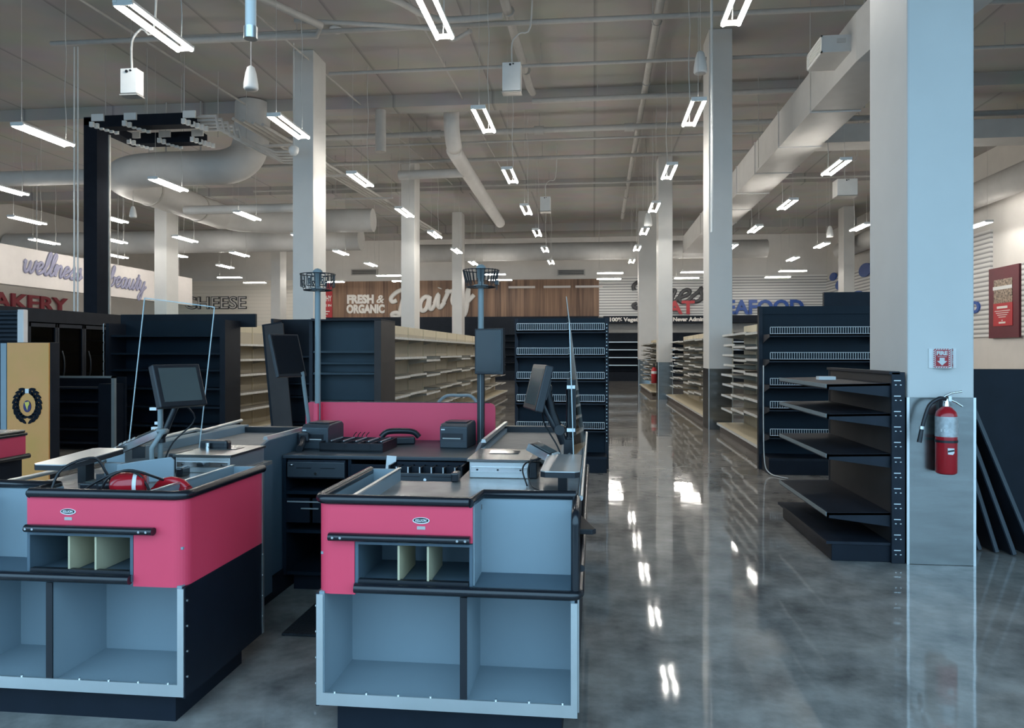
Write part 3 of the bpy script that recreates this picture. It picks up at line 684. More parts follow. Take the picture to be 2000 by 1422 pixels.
# B: further left
run(-6.33, 11.95, 5, 1.22, 1, 1.98, [[(1.62, .36), (1.36, .36), (1.1, .36), (.78, .38), (.5, .38)]], .46,
    'cream shelving section from the front behind the leaning boards', 'cream shelving behind the leaning boards')
# D: right of the aisle, faces left
dsh = [[(1.80, .42), (1.62, .40), (1.44, .42), (1.26, .40), (1.08, .44), (.9, .42), (.70, .44), (.45, .44)], [(1.78, .44), (1.56, .44), (1.38, .44), (1.16, .46), (.98, .46), (.78, .46), (.56, .46)], [(1.80, .42), (1.58, .44), (1.36, .42), (1.18, .44), (.96, .46), (.76, .46), (.52, .46)]]
run(2.82, 9.85, 4, 1.1, -1, 1.96, dsh, .52, 'cream shelving section from the front behind the large black end display', 'cream shelving before the second right column')
run(2.82, 15.6, 7, 1.15, -1, 1.96, dsh, .56, 'cream shelving section from the front beyond the second right column', 'cream shelving beyond the second right column')
run(2.4, 25.3, 5, 1.2, -1, 1.96, dsh, .5, 'cream shelving section from the front beside the third right column', 'far cream shelving on the right')

def fence_mb(x0, x1, y, z0, z1, n):
    m = MB()
    m.cyl((x0, y, z0), (x1, y, z0), .0045, 6).cyl((x0, y, z1), (x1, y, z1), .0045, 6)
    for i in range(n+1):
        x = x0+(x1-x0)*i/n; m.cyl((x, y, z0), (x, y, z1), .003 if 0 < i < n else .0045, 5, caps=False)
    return m
def endcap(name, label, x0, x1, yb, top, zs, dp, fence=True, extra=None):
    t = thing(name, label, 'shelving', ((x0+x1)/2, yb, 0))
    MB().box(x0, x1, yb, yb+.06, 0, top).build('back_panel', 'navy', t, bevel=.004)
    for x in (x0, x1-.045): MB().box(x, x+.045, yb-.035, yb+.02, 0, top).build('upright', 'blackm', t)
    MB().box(x0, x1, yb-.02, yb, top-.10, top).build('header_panel', 'navy', t)
    b = MB().box(x0+.03, x1-.03, yb-dp-.04, yb, .0, .2).build('base', 'black', t, bevel=.005)
    MB().box(x0+.03, x1-.03, yb-dp-.045, yb-dp-.035, .17, .2).build('base_edge', 'blackm', b)
    for z in zs:
        m = MB().box(x0+.05, x1-.05, yb-dp, yb, z-.018, z).box(x0+.05, x1-.05, yb-dp, yb-dp+.012, z-.035, z)
        for x in (x0+.045, x1-.05): m.prism([(yb, z-.12), (yb, z), (yb-dp, z), (yb-dp, z-.035)], 'x', x, x+.006)
        s = m.build('shelf', 'blackm', t)
        if fence: fence_mb(x0+.06, x1-.06, yb-dp+.015, z+.004, z+.085, 46).build('wire_fence', 'wire', s)
    return t
endcap('end_display', 'black end display with wire fenced shelves at the middle, left of the main aisle', -1.01, .19, 9.55, 1.915, (1.752, 1.448, 1.148, .868, .53), .36)
m = MB()
for k in range(34): m.cyl((.165, 9.512, .35+k*.045), (.165, 9.505, .35+k*.045), .007, 6)
m.build('upright_slots', 'wire', bpy.data.objects['end_display'])
endcap('end_display', 'large black end display with wire fenced shelves right of the main aisle', 2.075, 3.5, 9.7, 2.06, (1.70, 1.392, 1.078, .798, .462), .40)
tag(MB().box(2.9, 3.9, 9.78, 9.84, 0, 2.24).build('header_board', 'black'), 'taller black board behind the large black end display', 'panel')
# C run behind its end display (right side faces the aisle, seen edge-on)
# dark end unit A
t = thing('end_unit', 'dark blue black end unit with bare shelves behind the red checkout panel', 'shelving', (-3.5, 10.6, 0))
MB().box(-4.0, -3.08, 10.55, 10.62, 0, 1.93).build('back_panel', 'navy_sheen', t)
MB().box(-3.08, -2.98, 10.2, 10.95, 0, 1.94).build('side_panel', 'brown', t, bevel=.004)
MB().box(-4.05, -4.0, 10.25, 10.7, 0, 1.94).build('side_panel', 'blackm', t)
MB().box(-4.05, -2.98, 10.2, 10.95, 1.93, 1.95).build('top_panel', 'blackm', t)
for z in (1.5, 1.335, 1.19, .78, .45):
    MB().box(-4.0, -3.08, 10.27+.12*(z == 1.335), 10.55, z-.03, z).build('shelf', 'navy_sheen', t)
MB().box(-4.0, -3.08, 10.2, 10.55, 0, .2).build('base', 'black', t)
t = thing('side_rack', 'narrow black rack standing left of the dark end unit', 'shelving', (-4.5, 11, 0))
MB().box(-4.78, -4.12, 10.9, 10.96, 0, 1.98).build('back_panel', 'black', t)
for x in (-4.78, -4.16): MB().box(x, x+.04, 10.6, 10.9, 0, 1.98).build('upright', 'blackm', t)
for z in (1.4, 1.0, .8, .4): MB().box(-4.74, -4.16, 10.62, 10.9, z, z+.025).build('shelf', 'navy', t)
MB().box(-4.62, -4.6, 10.58, 10.6, 1.62, 1.64).build('clip', 'wire', t)
# big black unit B at left
t = thing('end_unit', 'wide black shelf unit with empty dark shelves left of the leaning boards', 'shelving', (-6.6, 11.5, 0))
MB().box(-7.85, -5.9, 11.75, 11.82, 0, 2.0).build('back_panel', 'navy', t)
MB().box(-5.95, -5.86, 11.3, 11.82, 0, 2.0).build('side_panel', 'black', t)
MB().box(-7.9, -7.85, 11.3, 11.82, 0, 1.95).build('side_panel', 'black', t)
for z in (1.76, 1.47, 1.2, .9, .6, .3): MB().box(-7.85, -5.95, 11.35, 11.75, z-.03, z).build('shelf', 'navy', t)
MB().box(-7.85, -5.95, 11.3, 11.75, 0, .14).build('base', 'black', t)
tag(MB().box(-8.0, -5.6, 11.83, 11.88, 1.9, 2.12).build('header_board', 'black'), 'black board rising behind the wide black shelf unit', 'panel')
m = MB()
for k in range(12): m.box(-7.93, -7.915, 11.27, 11.285, .1+k*.155, .23+k*.155)
tag(m.box(-7.925, -7.915, 11.275, 11.285, 0, 1.95).build('slotted_post', 'wire'), 'slim bright slotted post at the left edge of the wide black shelf unit', 'post')
# low black shelf unit at left
t = thing('low_shelf_unit', 'low black shelf unit with a bright frame before the coolers', 'shelving', (-7.7, 10.6, 0))
MB().box(-8.35, -7.2, 10.75, 10.8, 0, 1.1).build('back_panel', 'black', t)
m = MB().box(-7.22, -7.17, 10.45, 10.5, 0, 1.12).box(-8.35, -7.17, 10.45, 10.5, 1.09, 1.12)
m.build('frame', 'greypole', t)
for z in (.95, .74, .53, .32, .12): MB().box(-8.3, -7.45, 10.45, 10.75, z-.025, z).build('shelf', 'blackm', t)
MB().box(-7.45, -7.22, 10.48, 10.75, 0, 1.0).build('end_box', 'black', t)
# leaning dark boards left of A
for i, (x, w, y) in enumerate(((-4.56, .29, 10.27), (-4.62, .30, 10.33))):
    o = MB().box(0, w, 0, .025, 0, 1.88+.02*i).build('leaning_board', ('brown', 'black')[i], bevel=.004)
    o.location = (x, y, .012); o.rotation_euler = (R(-5), R(-7.7), 0)
    tag(o, ('wide dark grey board leaning at left behind the left conveyor', 'black board leaning behind the wide dark grey board')[i], 'board')

# cart handle seen over the red panel
tag(MB().tube([(-1.42, 7.2, .016), (-1.42, 6.6, .016)]+smooth([(-1.42, 6.6, .95), (-1.40, 6.6, 1.02), (-1.32, 6.6, 1.085), (-1.2, 6.6, 1.09), (-1.1, 6.6, 1.085), (-1.04, 6.6, 1.02), (-1.02, 6.6, .95)], 5)+[Vector((-1.02, 6.6, .016)), Vector((-1.02, 7.2, .016))], .016, 8).build('tube_rail', 'greypole'), 'grey bent tube rail seen over the red checkout panel', 'rail')

# ------------------------------------------------------------------ near right gondola G
t = thing('wall_gondola', 'black shelf unit with bare sloped shelves against the big right column', 'shelving', (2.1, 6, 0))
MB().box(2.08, 2.115, 5.5, 6.86, .05, 1.335).build('back_panel', 'brown', t)
for y in (5.46, 6.84):
    u = MB().box(2.075, 2.165, y, y+.03, 0, 1.34).build('upright', 'greypole' if False else 'blackm', t, bevel=.003)
    m = MB()
    for k in range(12):
        z = .06+k*.108
        for dx in (.022, .055): m.box(2.075+dx, 2.085+dx, y-.003, y+.001, z, z+.006)
        m.box(2.09, 2.135, y-.003, y+.001, z+.03, z+.036)
    m.build('slots', 'wire', u)
MB().box(2.06, 2.13, 5.46, 6.87, 1.325, 1.345).build('top_cap', 'blackm', t)
for z, dp in ((1.262, .43), (1.05, .43), (.765, .43), (.35, .43)):
    s = shelf_mb(1.36, dp, z, -1, .035, 0.01).xf(Matrix.Translation((2.08, 5.49, 0))).build('shelf', 'blackm', t)
    MB().box(2.08-dp-.006, 2.08-dp, 5.5, 6.84, z-.036, z-.008).build('price_channel', 'greypole', s)
b = MB().box(1.68, 2.08, 5.49, 6.86, 0, .12).build('base', 'black', t, bevel=.004)
MB().box(1.64, 2.08, 5.48, 6.87, .12, .14).build('base_deck', 'blackm', t)
tag(MB().box(1.80, 1.93, 6.2, 6.28, 1.258, 1.285).build('tag_strip', 'paper'), 'small white strip lying on the top shelf of the near black unit', 'tag')
# cable hanging at the large end display
tag(MB().tube(smooth([(2.06, 9.35, 1.3), (2.05, 9.3, 1.25), (2.05, 9.3, .6), (2.06, 9.28, .15), (2.1, 9.2, .03), (2.18, 9.05, .012), (2.25, 8.95, .012)], 5), .007, 6).build('power_cord', 'cord'), 'pale cord hanging down the left edge of the large black end display', 'cord')

# leaning boards right of big column and tall black panel
tag(MB().box(3.05, 3.6, 6.55, 6.6, 0, 1.34).build('black_panel', 'black', bevel=.004), 'tall black panel standing right of the big column', 'panel')
tag(MB().box(3.62, 4.4, 6.6, 6.65, 0, 1.34).build('black_panel', 'black', bevel=.004), 'second black panel at the right edge of the picture', 'panel')
for i, (xb, zt) in enumerate(((2.86, .62), (2.95, .98), (3.04, 1.10), (3.15, 1.25))):
    o = MB().box(-.018, .018, -.35, .02, 0, zt*1.06).build('leaning_shelf', 'blackm', bevel=.003)
    lean = math.atan2(xb-2.66, zt); o.location = (xb, 5.98-.06*i+.25, .01); o.rotation_euler = (0, -lean, 0)
    MB().box(-.012, .012, -.356, -.35, 0, zt*1.06).build('lit_front_edge', 'printer', o, local=True)  # charcoal strip: light on the black board's front put into the colour
    tag(o, ('shortest', 'second', 'third', 'longest')[i]+' of the black shelf boards leaning on the right of the big column', 'board', 'shelf boards leaning by the column')
# counter behind the panels on the far right with crates
t = thing('back_bar', 'brown stepped shelves at the far right edge', 'shelving', (8, 14, 0))
MB().box(7.9, 9.6, 13.5, 14.2, 0, 1.55).build('lower_step', 'brownbox', t)
MB().box(8.35, 9.6, 13.6, 14.2, 1.55, 1.72).build('middle_step', 'brownbox', t)
MB().box(8.5, 9.6, 13.7, 14.2, 1.72, 2.0).build('upper_step', 'steel', t)

# ------------------------------------------------------------------ fire extinguisher and sign
def extinguisher(label):
    t = thing('fire_extinguisher', label, 'fire extinguisher', (2.397, 5.37, .65))
    c = (2.397, 5.372, .65); r = .068
    MB().lathe([(0, .012), (r*.85, 0), (r, .012), (r, .40), (r*.9, .425), (r*.55, .45), (r*.28, .462), (0, .465)], c, 28).build('cylinder', 'exred', t)
    lb = MB().lathe([(r+.001, .255), (r+.001, .392)], c, 28).build('label_band', 'exlabel', t)
    MB().add([(c[0]+(r+.0016)*math.sin(a)*1., c[1]-(r+.0016)*math.cos(a), c[2]+z) for a in (-.5, -.9) for z in (.29, .31)], [(0, 1, 3, 2)]).build('tag', 'paper', lb)
    MB().add([(c[0]+(r+.0016)*math.sin(a), c[1]-(r+.0016)*math.cos(a), c[2]+z) for a in (.55, 1.1) for z in (.315, .345)], [(0, 1, 3, 2)]).build('tag', 'paper', lb)
    MB().lathe([(r+.002, .215), (r+.002, .232)], c, 28).build('strap', 'blackp', t)
    MB().lathe([(.022, .46), (.02, .49), (.016, .5), (.016, .53), (0, .535)], c, 14).build('valve', 'chrome', t)
    MB().box(c[0]-.02, c[0]+.03, c[1]-.012, c[1]+.012, c[2]+.495, c[2]+.53).tube([(c[0]-.01, c[1], c[2]+.53), (c[0]+.03, c[1], c[2]+.55), (c[0]+.1, c[1], c[2]+.562)], .008, 6).tube([(c[0]+.0, c[1], c[2]+.515), (c[0]+.06, c[1], c[2]+.49), (c[0]+.105, c[1], c[2]+.46)], .007, 6).build('lever', 'chrome', t)
    MB().tube(smooth([(c[0]-.01, c[1]-.01, c[2]+.51), (c[0]-.06, c[1]-.03, c[2]+.515), (c[0]-.12, c[1]-.03, c[2]+.47), (c[0]-.15, c[1]-.03, c[2]+.39), (c[0]-.17, c[1]-.03, c[2]+.31)], 5), .0135, 10).build('hose', 'blackp', t)
    MB().cyl((c[0]-.17, c[1]-.03, c[2]+.325), (c[0]-.173, c[1]-.03, c[2]+.305), .017, 10).build('hose_collar', 'alu', t)
    MB().cyl((c[0]-.172, c[1]-.03, c[2]+.305), (c[0]-.188, c[1]-.03, c[2]+.215), .013, 10, .016).build('nozzle', 'blackp', t)
    em = MB().prism([(c[0]-.02, c[2]+.14), (c[0]+.012, c[2]+.137), (c[0]+.021, c[2]+.15), (c[0]+.021, c[2]+.18), (c[0]-.021, c[2]+.182)], 'y', c[1]-r-.002, c[1]-r+.006).build('emblem', 'paper', t)
    MB().prism([(c[0]-.02, c[2]+.153), (c[0]+.02, c[2]+.160), (c[0]+.02, c[2]+.172), (c[0]-.02, c[2]+.165)], 'y', c[1]-r-.003, c[1]-r-.002).build('emblem_band', 'blackp', em)
    MB().box(c[0]-.02, c[0]+.02, 5.43, 5.462, c[2]+.3, c[2]+.5).build('wall_bracket', 'blackp', t)
extinguisher('red fire extinguisher with black hose hung on the big column')
# far extinguisher on the far right column
t = thing('fire_extinguisher', 'small distant red fire extinguisher hung on the third right column', 'fire extinguisher', (1.93, 23.65, .55))
MB().lathe([(0, 0), (.09, 0), (.09, .42), (.05, .5), (0, .52)], (1.9, 23.85, .5), 16).build('cylinder', 'exred', t)
MB().lathe([(.092, .3), (.092, .38)], (1.9, 23.85, .5), 16).build('label_band', 'paper', t)
MB().cyl((1.9, 23.85, 1.0), (1.9, 23.85, 1.12), .03, 8).build('valve', 'blackp', t)
t = thing('fire_sign', 'red FIRE arrow sign bent out from the big column', 'sign', (2.41, 5.43, 1.36))
def face_panel(p0, p1, z0, z1):
    """white panel with a red striped field, FIRE and an arrow between two plan points"""
    a, b = Vector((*p0, 0)), Vector((*p1, 0)); L = (b-a).length; mt = plane_mtx((a.x, a.y, z0), (b-a)); h = z1-z0
    MB().box(0, L, 0, h, -.002, 0).xf(mt).build('plate', 'paper', t)
    r = MB()
    k = L*.12
    r.box(k*1.3, L-k*1.3, h*.09, h*.91, 0, .0008)
    n = 9
    for i in range(n):
        z = h*.05+i*h*.9/n
        for x in (k*.25, L-k*1.2): r.add([(x, z, .001), (x+k*.95, z+h*.05, .001), (x+k*.95, z+h*.1, .001), (x, z+h*.05, .001)], [(0, 1, 2, 3)])
    for i in range(6):
        x = k*.6+i*(L-k*1.6)/6
        for z in (h*.02, h*.925): r.add([(x, z, .001), (x+L*.07, z, .001), (x+L*.11, z+h*.05, .001), (x+L*.04, z+h*.05, .001)], [(0, 1, 2, 3)])
    r.xf(mt).build('red_field', 'letred', t)
    w = text_mb('FIRE', h*.27, mt @ Matrix.Translation((L*.2, h*.66, .002)), .0004, .002, width=L*.6)
    ar = MB().add([(L*x, h*z, .002) for x, z in ((.36, .52), (.36, .36), (.22, .36), (.5, .13), (.78, .36), (.64, .36), (.64, .52))], [(6, 5, 4, 3, 2, 1, 0)]).xf(mt)
    q = MB().tube([mt @ Vector((L*(.25+.05*i), h*(.57+.02*math.sin(math.pi*i/10)), .002)) for i in range(11)], .0018, 5)
    w.add(ar.v, ar.f); w.add(q.v, q.f); w.build('lettering', 'paper', t)
MB().box(2.318, 2.345, 5.452, 5.46, 1.37, 1.505).box(2.475, 2.498, 5.452, 5.46, 1.37, 1.505).build('mounting_flange', 'white', t)
face_panel((2.345, 5.45), (2.433, 5.375), 1.37, 1.508)
face_panel((2.433, 5.375), (2.478, 5.45), 1.37, 1.508)

# ------------------------------------------------------------------ checkstands
def checkstand(x0, sg, y0, label, k=0., rear=True, ru=.41, mu=.42, su=.46, vr=2.62):
    """k shifts the front layout (the left stand's red corner is wider)"""
    X = lambda u: x0+sg*u
    Y = lambda v: y0+v
    t = thing('checkout_counter', label, 'checkout counter', (X(.5), y0+.3, 0))
    def bx(mb, u0, u1, v0, v1, z0, z1): return mb.box(X(u0), X(u1), Y(v0), Y(v1), z0, z1)
    B = lambda *a: bx(MB(), *a)
    B(.065, .94, .05, .61, 0, .13).build('toe_kick', 'black', t)
    m = B(.0, 1.0, .0, .36, .13, .16); bx(m, .02, .985, .335, .36, .16, .56); bx(m, .01, .03, .0, .335, .16, .56); bx(m, .975, .99, .0, .335, .16, .56)
    m.build('lower_cubby', 'lam', t)
    dv = B(.56, .585, .004, .335, .16, .555).build('divider', 'lam', t)
    B(.559, .586, -.002, .005, .16, .555).build('edge_band', 'blackp', dv)
    sp = B(-.004, .009, .0, .695, .118, .555).build('side_panel', 'black', t)
    m = MB()
    for z in (.2, .3, .4, .5): m.cyl((X(-.009), Y(.012), z), (X(-.003), Y(.012), z), .005, 8); m.cyl((X(-.009), Y(.685), z), (X(-.003), Y(.685), z), .005, 8)
    m.build('screw', 'alu', sp)
    B(-.006, -.003, .68, .7, .118, .9).build('corner_trim', 'alu', sp)
    fr = B(.0, 1., -.006, .002, .125, .172); bx(fr, 0, .026, -.006, .002, .172, .55); bx(fr, .976, 1., -.006, .002, .172, .55)
    fr = fr.build('metal_frame', 'alu', t)
    m = MB()
    for i in range(8): m.cyl((X(.07+i*.125), Y(.004), .178), (X(.07+i*.125), Y(.004), .170), .005, 8)
    m.build('rivet', 'chrome', fr)
    # middle shelf with rounded outer nose
    arc = [(X(.97+.03*math.sin(q)), Y(.02-.03*math.cos(q))) for q in [i*math.pi/12 for i in range(7)]]
    poly = [(X(.15+k), Y(-.01))]+arc+[(X(1.), Y(.33)), (X(.15+k), Y(.33))]
    MB().prism(poly, 'z', .572, .598).build('middle_shelf', 'lamd', t)
    arc2 = [(X(.97+.036*math.sin(q)), Y(.02-.036*math.cos(q)), .582) for q in [i*math.pi/12 for i in range(7)]]
    MB().tube([(X(.155+k), Y(-.014), .582)]+arc2+[(X(1.006), Y(.3), .582)], .02, 10, ((0, 0, 1), .95)).build('shelf_nose', 'rubber', t)
    # upper recess with dividers
    m = B(.15+k, .165+k, .0, .33, .598, .745); bx(m, .595+k, .607+k, .0, .33, .598, .745); bx(m, .15+k, .607+k, .32, .335, .598, .76); bx(m, .15+k, .607+k, .0, .33, .745, .76)
    m.build('bag_recess', 'lamd', t)
    for u in (.321, .435): B(u+k*.9-.004, u+k*.9+.004, .004, .26, .600, .742).build('bag_divider', 'beige', t)
    lip = B(.165+k, .592+k, -.004, .02, .598, .612).build('perforated_lip', 'blackp', t)
    # red wrap
    r = .055
    cor = [(X(r-r*math.cos(q)), Y(r-r*math.sin(q))) for q in [i*math.pi/16 for i in range(9)]]
    path = [(X(0), Y(.695)), (X(0), Y(.4))]+cor+[(X(.1), Y(0)), (X(.152+k), Y(0))]
    rd = MB().strip(path, .552, .9, .012, sg)
    rd.strip([(X(.152+k), Y(0)), (X(.4), Y(0)), (X(.607+k), Y(0))], .757, .9, .012, sg)
    rd = rd.build('red_panel', 'red', t); rd['label'] = 'red laminate wrap with a rounded corner'
    # maker's badge
    cx = .41 if k == 0 else .49
    bd = MB(); n = 24
    ell = lambda a, b, dz=0., du=0.: [(X(cx)+sg*du+a*math.cos(i*2*math.pi/n), .842+dz+b*math.sin(i*2*math.pi/n)) for i in range(n)]
    MB().prism(ell(.033, .0125), 'y', Y(-.003), Y(0)).build('badge', 'paper', rd)
    MB().prism(ell(.029, .0095, .0012), 'y', Y(-.004), Y(-.003)).build('badge_field', 'blackp', rd)
    text_mb('KILLION', .0135, plane_mtx((X(cx)-.022, Y(-.0045), .8385), (1, 0, 0)), .0003, .0004, width=.044, shear=.2).build('badge_lettering', 'paper', rd)
    B(cx-.016, cx+.016, -.002, 0, .808, .820).build('model_plate', 'pipe', rd)
    # bumper bar
    bb = MB().tube([(X(.055+k), Y(-.018), .776), (X(.6+k*.95), Y(-.018), .776)], .0195, 12, ((0, 0, 1), .8)).build('bumper_bar', 'rubber', t)
    m = MB()
    for u in (.075, .105, .555, .585): m.cyl((X(u+k), Y(-.036), .777), (X(u+k), Y(-.04), .777), .005, 8)
    m.build('screw', 'chrome', bb)
    # notch walls
    nu = .607+k
    m = B(nu-.006, nu+.006, .012, .2, .598, .905); bx(m, nu, .985, .188, .2, .598, .905); bx(m, .978, .99, .03, .2, .598, .86)
    m.build('alcove_panel', 'lam', t)
    MB().tube(smooth([(X(.993), Y(-.004), .60), (X(.993), Y(-.004), .8), (X(.993), Y(0.), .86), (X(.993), Y(.04), .885), (X(.993), Y(.18), .9)], 4), .017, 8).build('corner_bumper', 'rubber', t)
    # counter surface
    poly = [(X(.145), Y(.02)), (X(nu-.02), Y(.02)), (X(nu+.01), Y(.2)), (X(.99), Y(.2)), (X(.99), Y(1.25)), (X(mu), Y(1.25)), (X(mu), Y(.69)), (X(.145), Y(.69))]
    MB().prism(poly, 'z', .850, .870).build('counter_surface', 'top', t)
    # bag well
    m = B(.012, .15, .012, .685, .70, .71); bx(m, .012, .02, .06, .69, .71, .905); bx(m, .012, .145, .68, .692, .13, .925)
    m.build('bag_well', 'lam', t)
    wd = B(.138, .150, .015, .685, .71, .925).build('well_divider', 'lam', t)
    B(.136, .152, .012, .69, .925, .932).build('edge_band', 'alu', wd)
    B(.15, max(mu, .16), .68, .692, .13, .87).build('rear_panel', 'lamd', t)
    # rim
    rim = [(X(0), Y(.695), .915), (X(0), Y(.3), .915)]+[(x, y, .915) for x, y in cor]+[(X(.1), Y(0), .915), (X(nu-.012), Y(0), .915)]
    MB().tube(rim, .0195, 10).build('rim_moulding', 'rubber', t)
    rm = MB().tube([(X(nu-.012), Y(0), .911), (X(nu+.012), Y(.19), .911), (X(.99), Y(.195), .911)], .0185, 10)
    rm.build('notch_moulding', 'rubber', t)
    B(.0, .012, .05, .695, .897, .93).build('inner_rim', 'alu', t)
    MB().box(X(.395), X(.43), Y(.66), Y(.74), .870, .915).build('rubber_stop', 'rubber', t, bevel=.008)
    if not rear: return t
    # rear body
    m = B(mu, .99, .7, 1.25, .13, .85); bx(m, ru, .99, 1.25, vr, .13, .84)
    m.build('rear_body', 'lamd', t)
    MB().prism([(Y(1.2), .13), (Y(vr), .13), (Y(vr), .955), (Y(1.5), .955), (Y(1.38), .93), (Y(1.28), .885), (Y(1.2), .875)], 'x', X(ru-.012), X(ru+.008)).build('inner_side_panel', 'lamd', t, bevel=.003)
    B(ru-.03, .99, .75, vr-.1, 0, .13).build('rear_toe_kick', 'black', t)
    B(ru+.03, .88, 1.2, vr-.06, .885, .905).build('conveyor_belt', 'belt', t)
    MB().prism([(X(ru+.0), .955), (X(ru+.03), .955), (X(ru+.025), .975), (X(ru+.005), .975)], 'y', Y(1.5), Y(vr)).build('belt_rail', 'alu', t)
    B(ru+.01, ru+.03, 1.35, vr, .84, .93).build('belt_side', 'lam', t)
    ow = B(.885, .99, .95, vr, .84, .955).build('outer_wall', 'lam', t)
    MB().tube([(X(.94), Y(.95), .962), (X(.94), Y(1.75), .985), (X(.94), Y(1.85), .966), (X(.94), Y(vr), .985)], .012, 8).build('hand_rail', 'alu', ow)
    B(ru, .99, vr-.06, vr+.01, .86, .945).build('belt_end', 'blackp', t)
    # outer side
    os_ = B(.99, 1.0, .0, vr, .12, .86).build('outer_side_panel', 'black', t)
    m = MB().tube([(X(1.008), Y(.2), .9), (X(1.008), Y(vr-.02), .9)], .011, 8); m.box(X(1.), X(1.006), Y(.03), Y(.05), .13, .87)
    m.build('side_trim', 'alu', os_)
    MB().tube([(X(1.014), Y(.05), .665), (X(1.014), Y(vr-.02), .665)], .014, 8).build('side_bumper', 'rubber', os_)
    fs = MB().prism([(X(1.0), Y(.43)), (X(1.055), Y(.43)), (X(1.07), Y(.45)), (X(1.0), Y(.72))], 'z', .70, .722).build('fold_shelf', 'blackp', t, bevel=.003)
    # scanner scale
    sc = B(su, su+.29, .80, 1.19, .87, .95).build('scanner_housing', 'alu', t, bevel=.004)
    B(su-.01, su+.3, .79, 1.19, .95, .962).build('scanner_lid', 'steel', sc)
    B(su+.07, su+.22, 1.0, 1.1, .962, .965).build('scan_window', 'screen', sc)
    B(su+.01, su+.28, .794, .8, .90, .925).build('front_plate', 'chrome', sc)
    m = MB()
    for u in (su+.04, su+.14, su+.25): m.cyl((X(u), Y(.79), .912), (X(u), Y(.796), .912), .005, 8); 
    m.build('screw', 'blackp', sc)
    B(su+.292, su+.33, .80, .98, .87, .965).build('card_block', 'blackp', t, bevel=.006)
    return t
checkstand(-1.06, 1, 2.76, 'checkout counter with red band and open blue cubbies, nearest in the middle')
checkstand(-1.60, -1, 2.76, 'checkout counter with red corner and dark side at lower left', k=.062, ru=.34, mu=.20, su=.22, vr=2.38)
t = thing('checkout_counter', 'checkout counter with red band just visible at the far left edge', 'checkout counter', (-4.4, 4.2, 0))
MB().box(-4.85, -3.92, 3.6, 4.72, .12, .76).build('body', 'black', t)
MB().box(-4.8, -3.98, 3.7, 4.6, 0, .12).build('toe_kick', 'black', t)
MB().box(-4.86, -3.90, 3.6, 4.73, .77, .905).build('red_band', 'red', t)
MB().tube([(-3.885, 3.6, .765), (-3.885, 4.74, .765)], .018, 10).build('bumper_bar', 'rubber', t)
MB().box(-4.86, -3.89, 3.6, 4.74, .905, .925).build('rim_moulding', 'rubber', t, bevel=.006)
MB().box(-4.85, -3.90, 3.6, 4.73, .925, .945).build('counter_surface', 'steel', t, bevel=.006)

# glass writing shelves
def glass_shelf(x0, x1, y0, y1, z, label, skew=0.):
    t = thing('writing_shelf', label, 'shelf', ((x0+x1)/2, (y0+y1)/2, z))
    c = .02
    poly = [(x0+c, y0), (x1-c, y0), (x1, y0+c), (x1+skew, y1-c), (x1-c+skew, y1), (x0+c+skew, y1), (x0+skew, y1-c), (x0, y0+c)]
    MB().prism(poly, 'z', z-.004, z).build('top', 'alu', t)
    MB().prism(poly, 'z', z-.026, z-.0042).build('rim', 'blackp', t)
    ym = y0+(y1-y0)*.55; xm = (x0+x1)/2+skew/2
    MB().box(xm-.02, xm+.02, ym-.03, ym+.03, .872, z-.026).build('post', 'blackp', t)
glass_shelf(-.215, -.055, 2.99, 3.5, 1.0, 'small shiny writing shelf with black rim on the middle checkout counter')
glass_shelf(-2.40, -2.235, 2.94, 3.48, 1.0, 'long shiny writing shelf with black rim on the left checkout counter', -.09)
# divider board, junction boxes on left stand
o = MB().prism([(0, 0), (.25, 0), (.25, .10), (.235, .115), (.1, .1), (0, .085)], 'y', 0, .015).build('counter_divider', 'lam', bevel=.004)
o.location = (-2.2, 3.22, .872); o.rotation_euler = (0, 0, R(18)); tag(o, 'small grey divider board standing on the left checkout counter', 'divider')
# fire extinguisher lying on left stand
t = thing('fire_extinguisher', 'red fire extinguisher lying on the left checkout counter', 'fire extinguisher', (-1.90, 2.93, .925), (R(90), 0, R(-70)))
MB().lathe([(0, .0), (.045, .0), (.053, .012), (.053, .1), (.04, .13), (.02, .14), (0, .14)], (0, 0, -.03), 20).build('cylinder', 'exred', t, local=True)
MB().lathe([(.0545, .03), (.0545, .045)], (0, 0, -.03), 20).build('label_band', 'paper', t, local=True)
MB().cyl((0, 0, .10), (0, 0, .15), .018, 8).box(-.012, .012, -.02, .05, .135, .16).build('valve', 'blackp', t, local=True)
t = thing('handset', 'small red handset lying beside the extinguisher on the left counter', 'handset', (-1.79, 2.99, .905), (0, 0, R(-8)))
t.scale = (.72, .85, .85)
MB().tube(smooth([(-.10, 0, -.01), (-.07, 0, .015), (0, 0, .03), (.07, 0, .02), (.11, 0, -.005)], 4), .023, 10).build('grip', 'exred', t, local=True)
MB().box(.06, .125, -.028, .028, -.03, .008).box(-.125, -.06, -.028, .028, -.03, .0).build('cap', 'exred', t, local=True, bevel=.012)
for i, pts in enumerate(([(-2.22, 2.82, .875), (-2.2, 2.86, .99), (-2.12, 2.95, 1.03), (-2.08, 2.98, .96), (-2.05, 3.0, .88), (-1.98, 2.9, .89)],
                         [(-2.14, 2.88, .88), (-2.05, 2.86, .94), (-1.95, 2.88, .985), (-1.88, 2.9, .97), (-1.84, 2.92, .89)],
                         [(-2.02, 2.85, .88), (-1.98, 2.84, .96), (-1.9, 2.86, .995), (-1.83, 2.95, .95), (-1.8, 3.1, .88)])):
    tag(MB().tube(smooth(pts, 6), .0055, 6).build('cable', 'cable'), ('tall looping black cable at the left of the left checkout counter', 'black cable looping behind the lying red extinguisher', 'black cable looping over the lying red extinguisher')[i], 'cable', 'loose cables on the left counter')
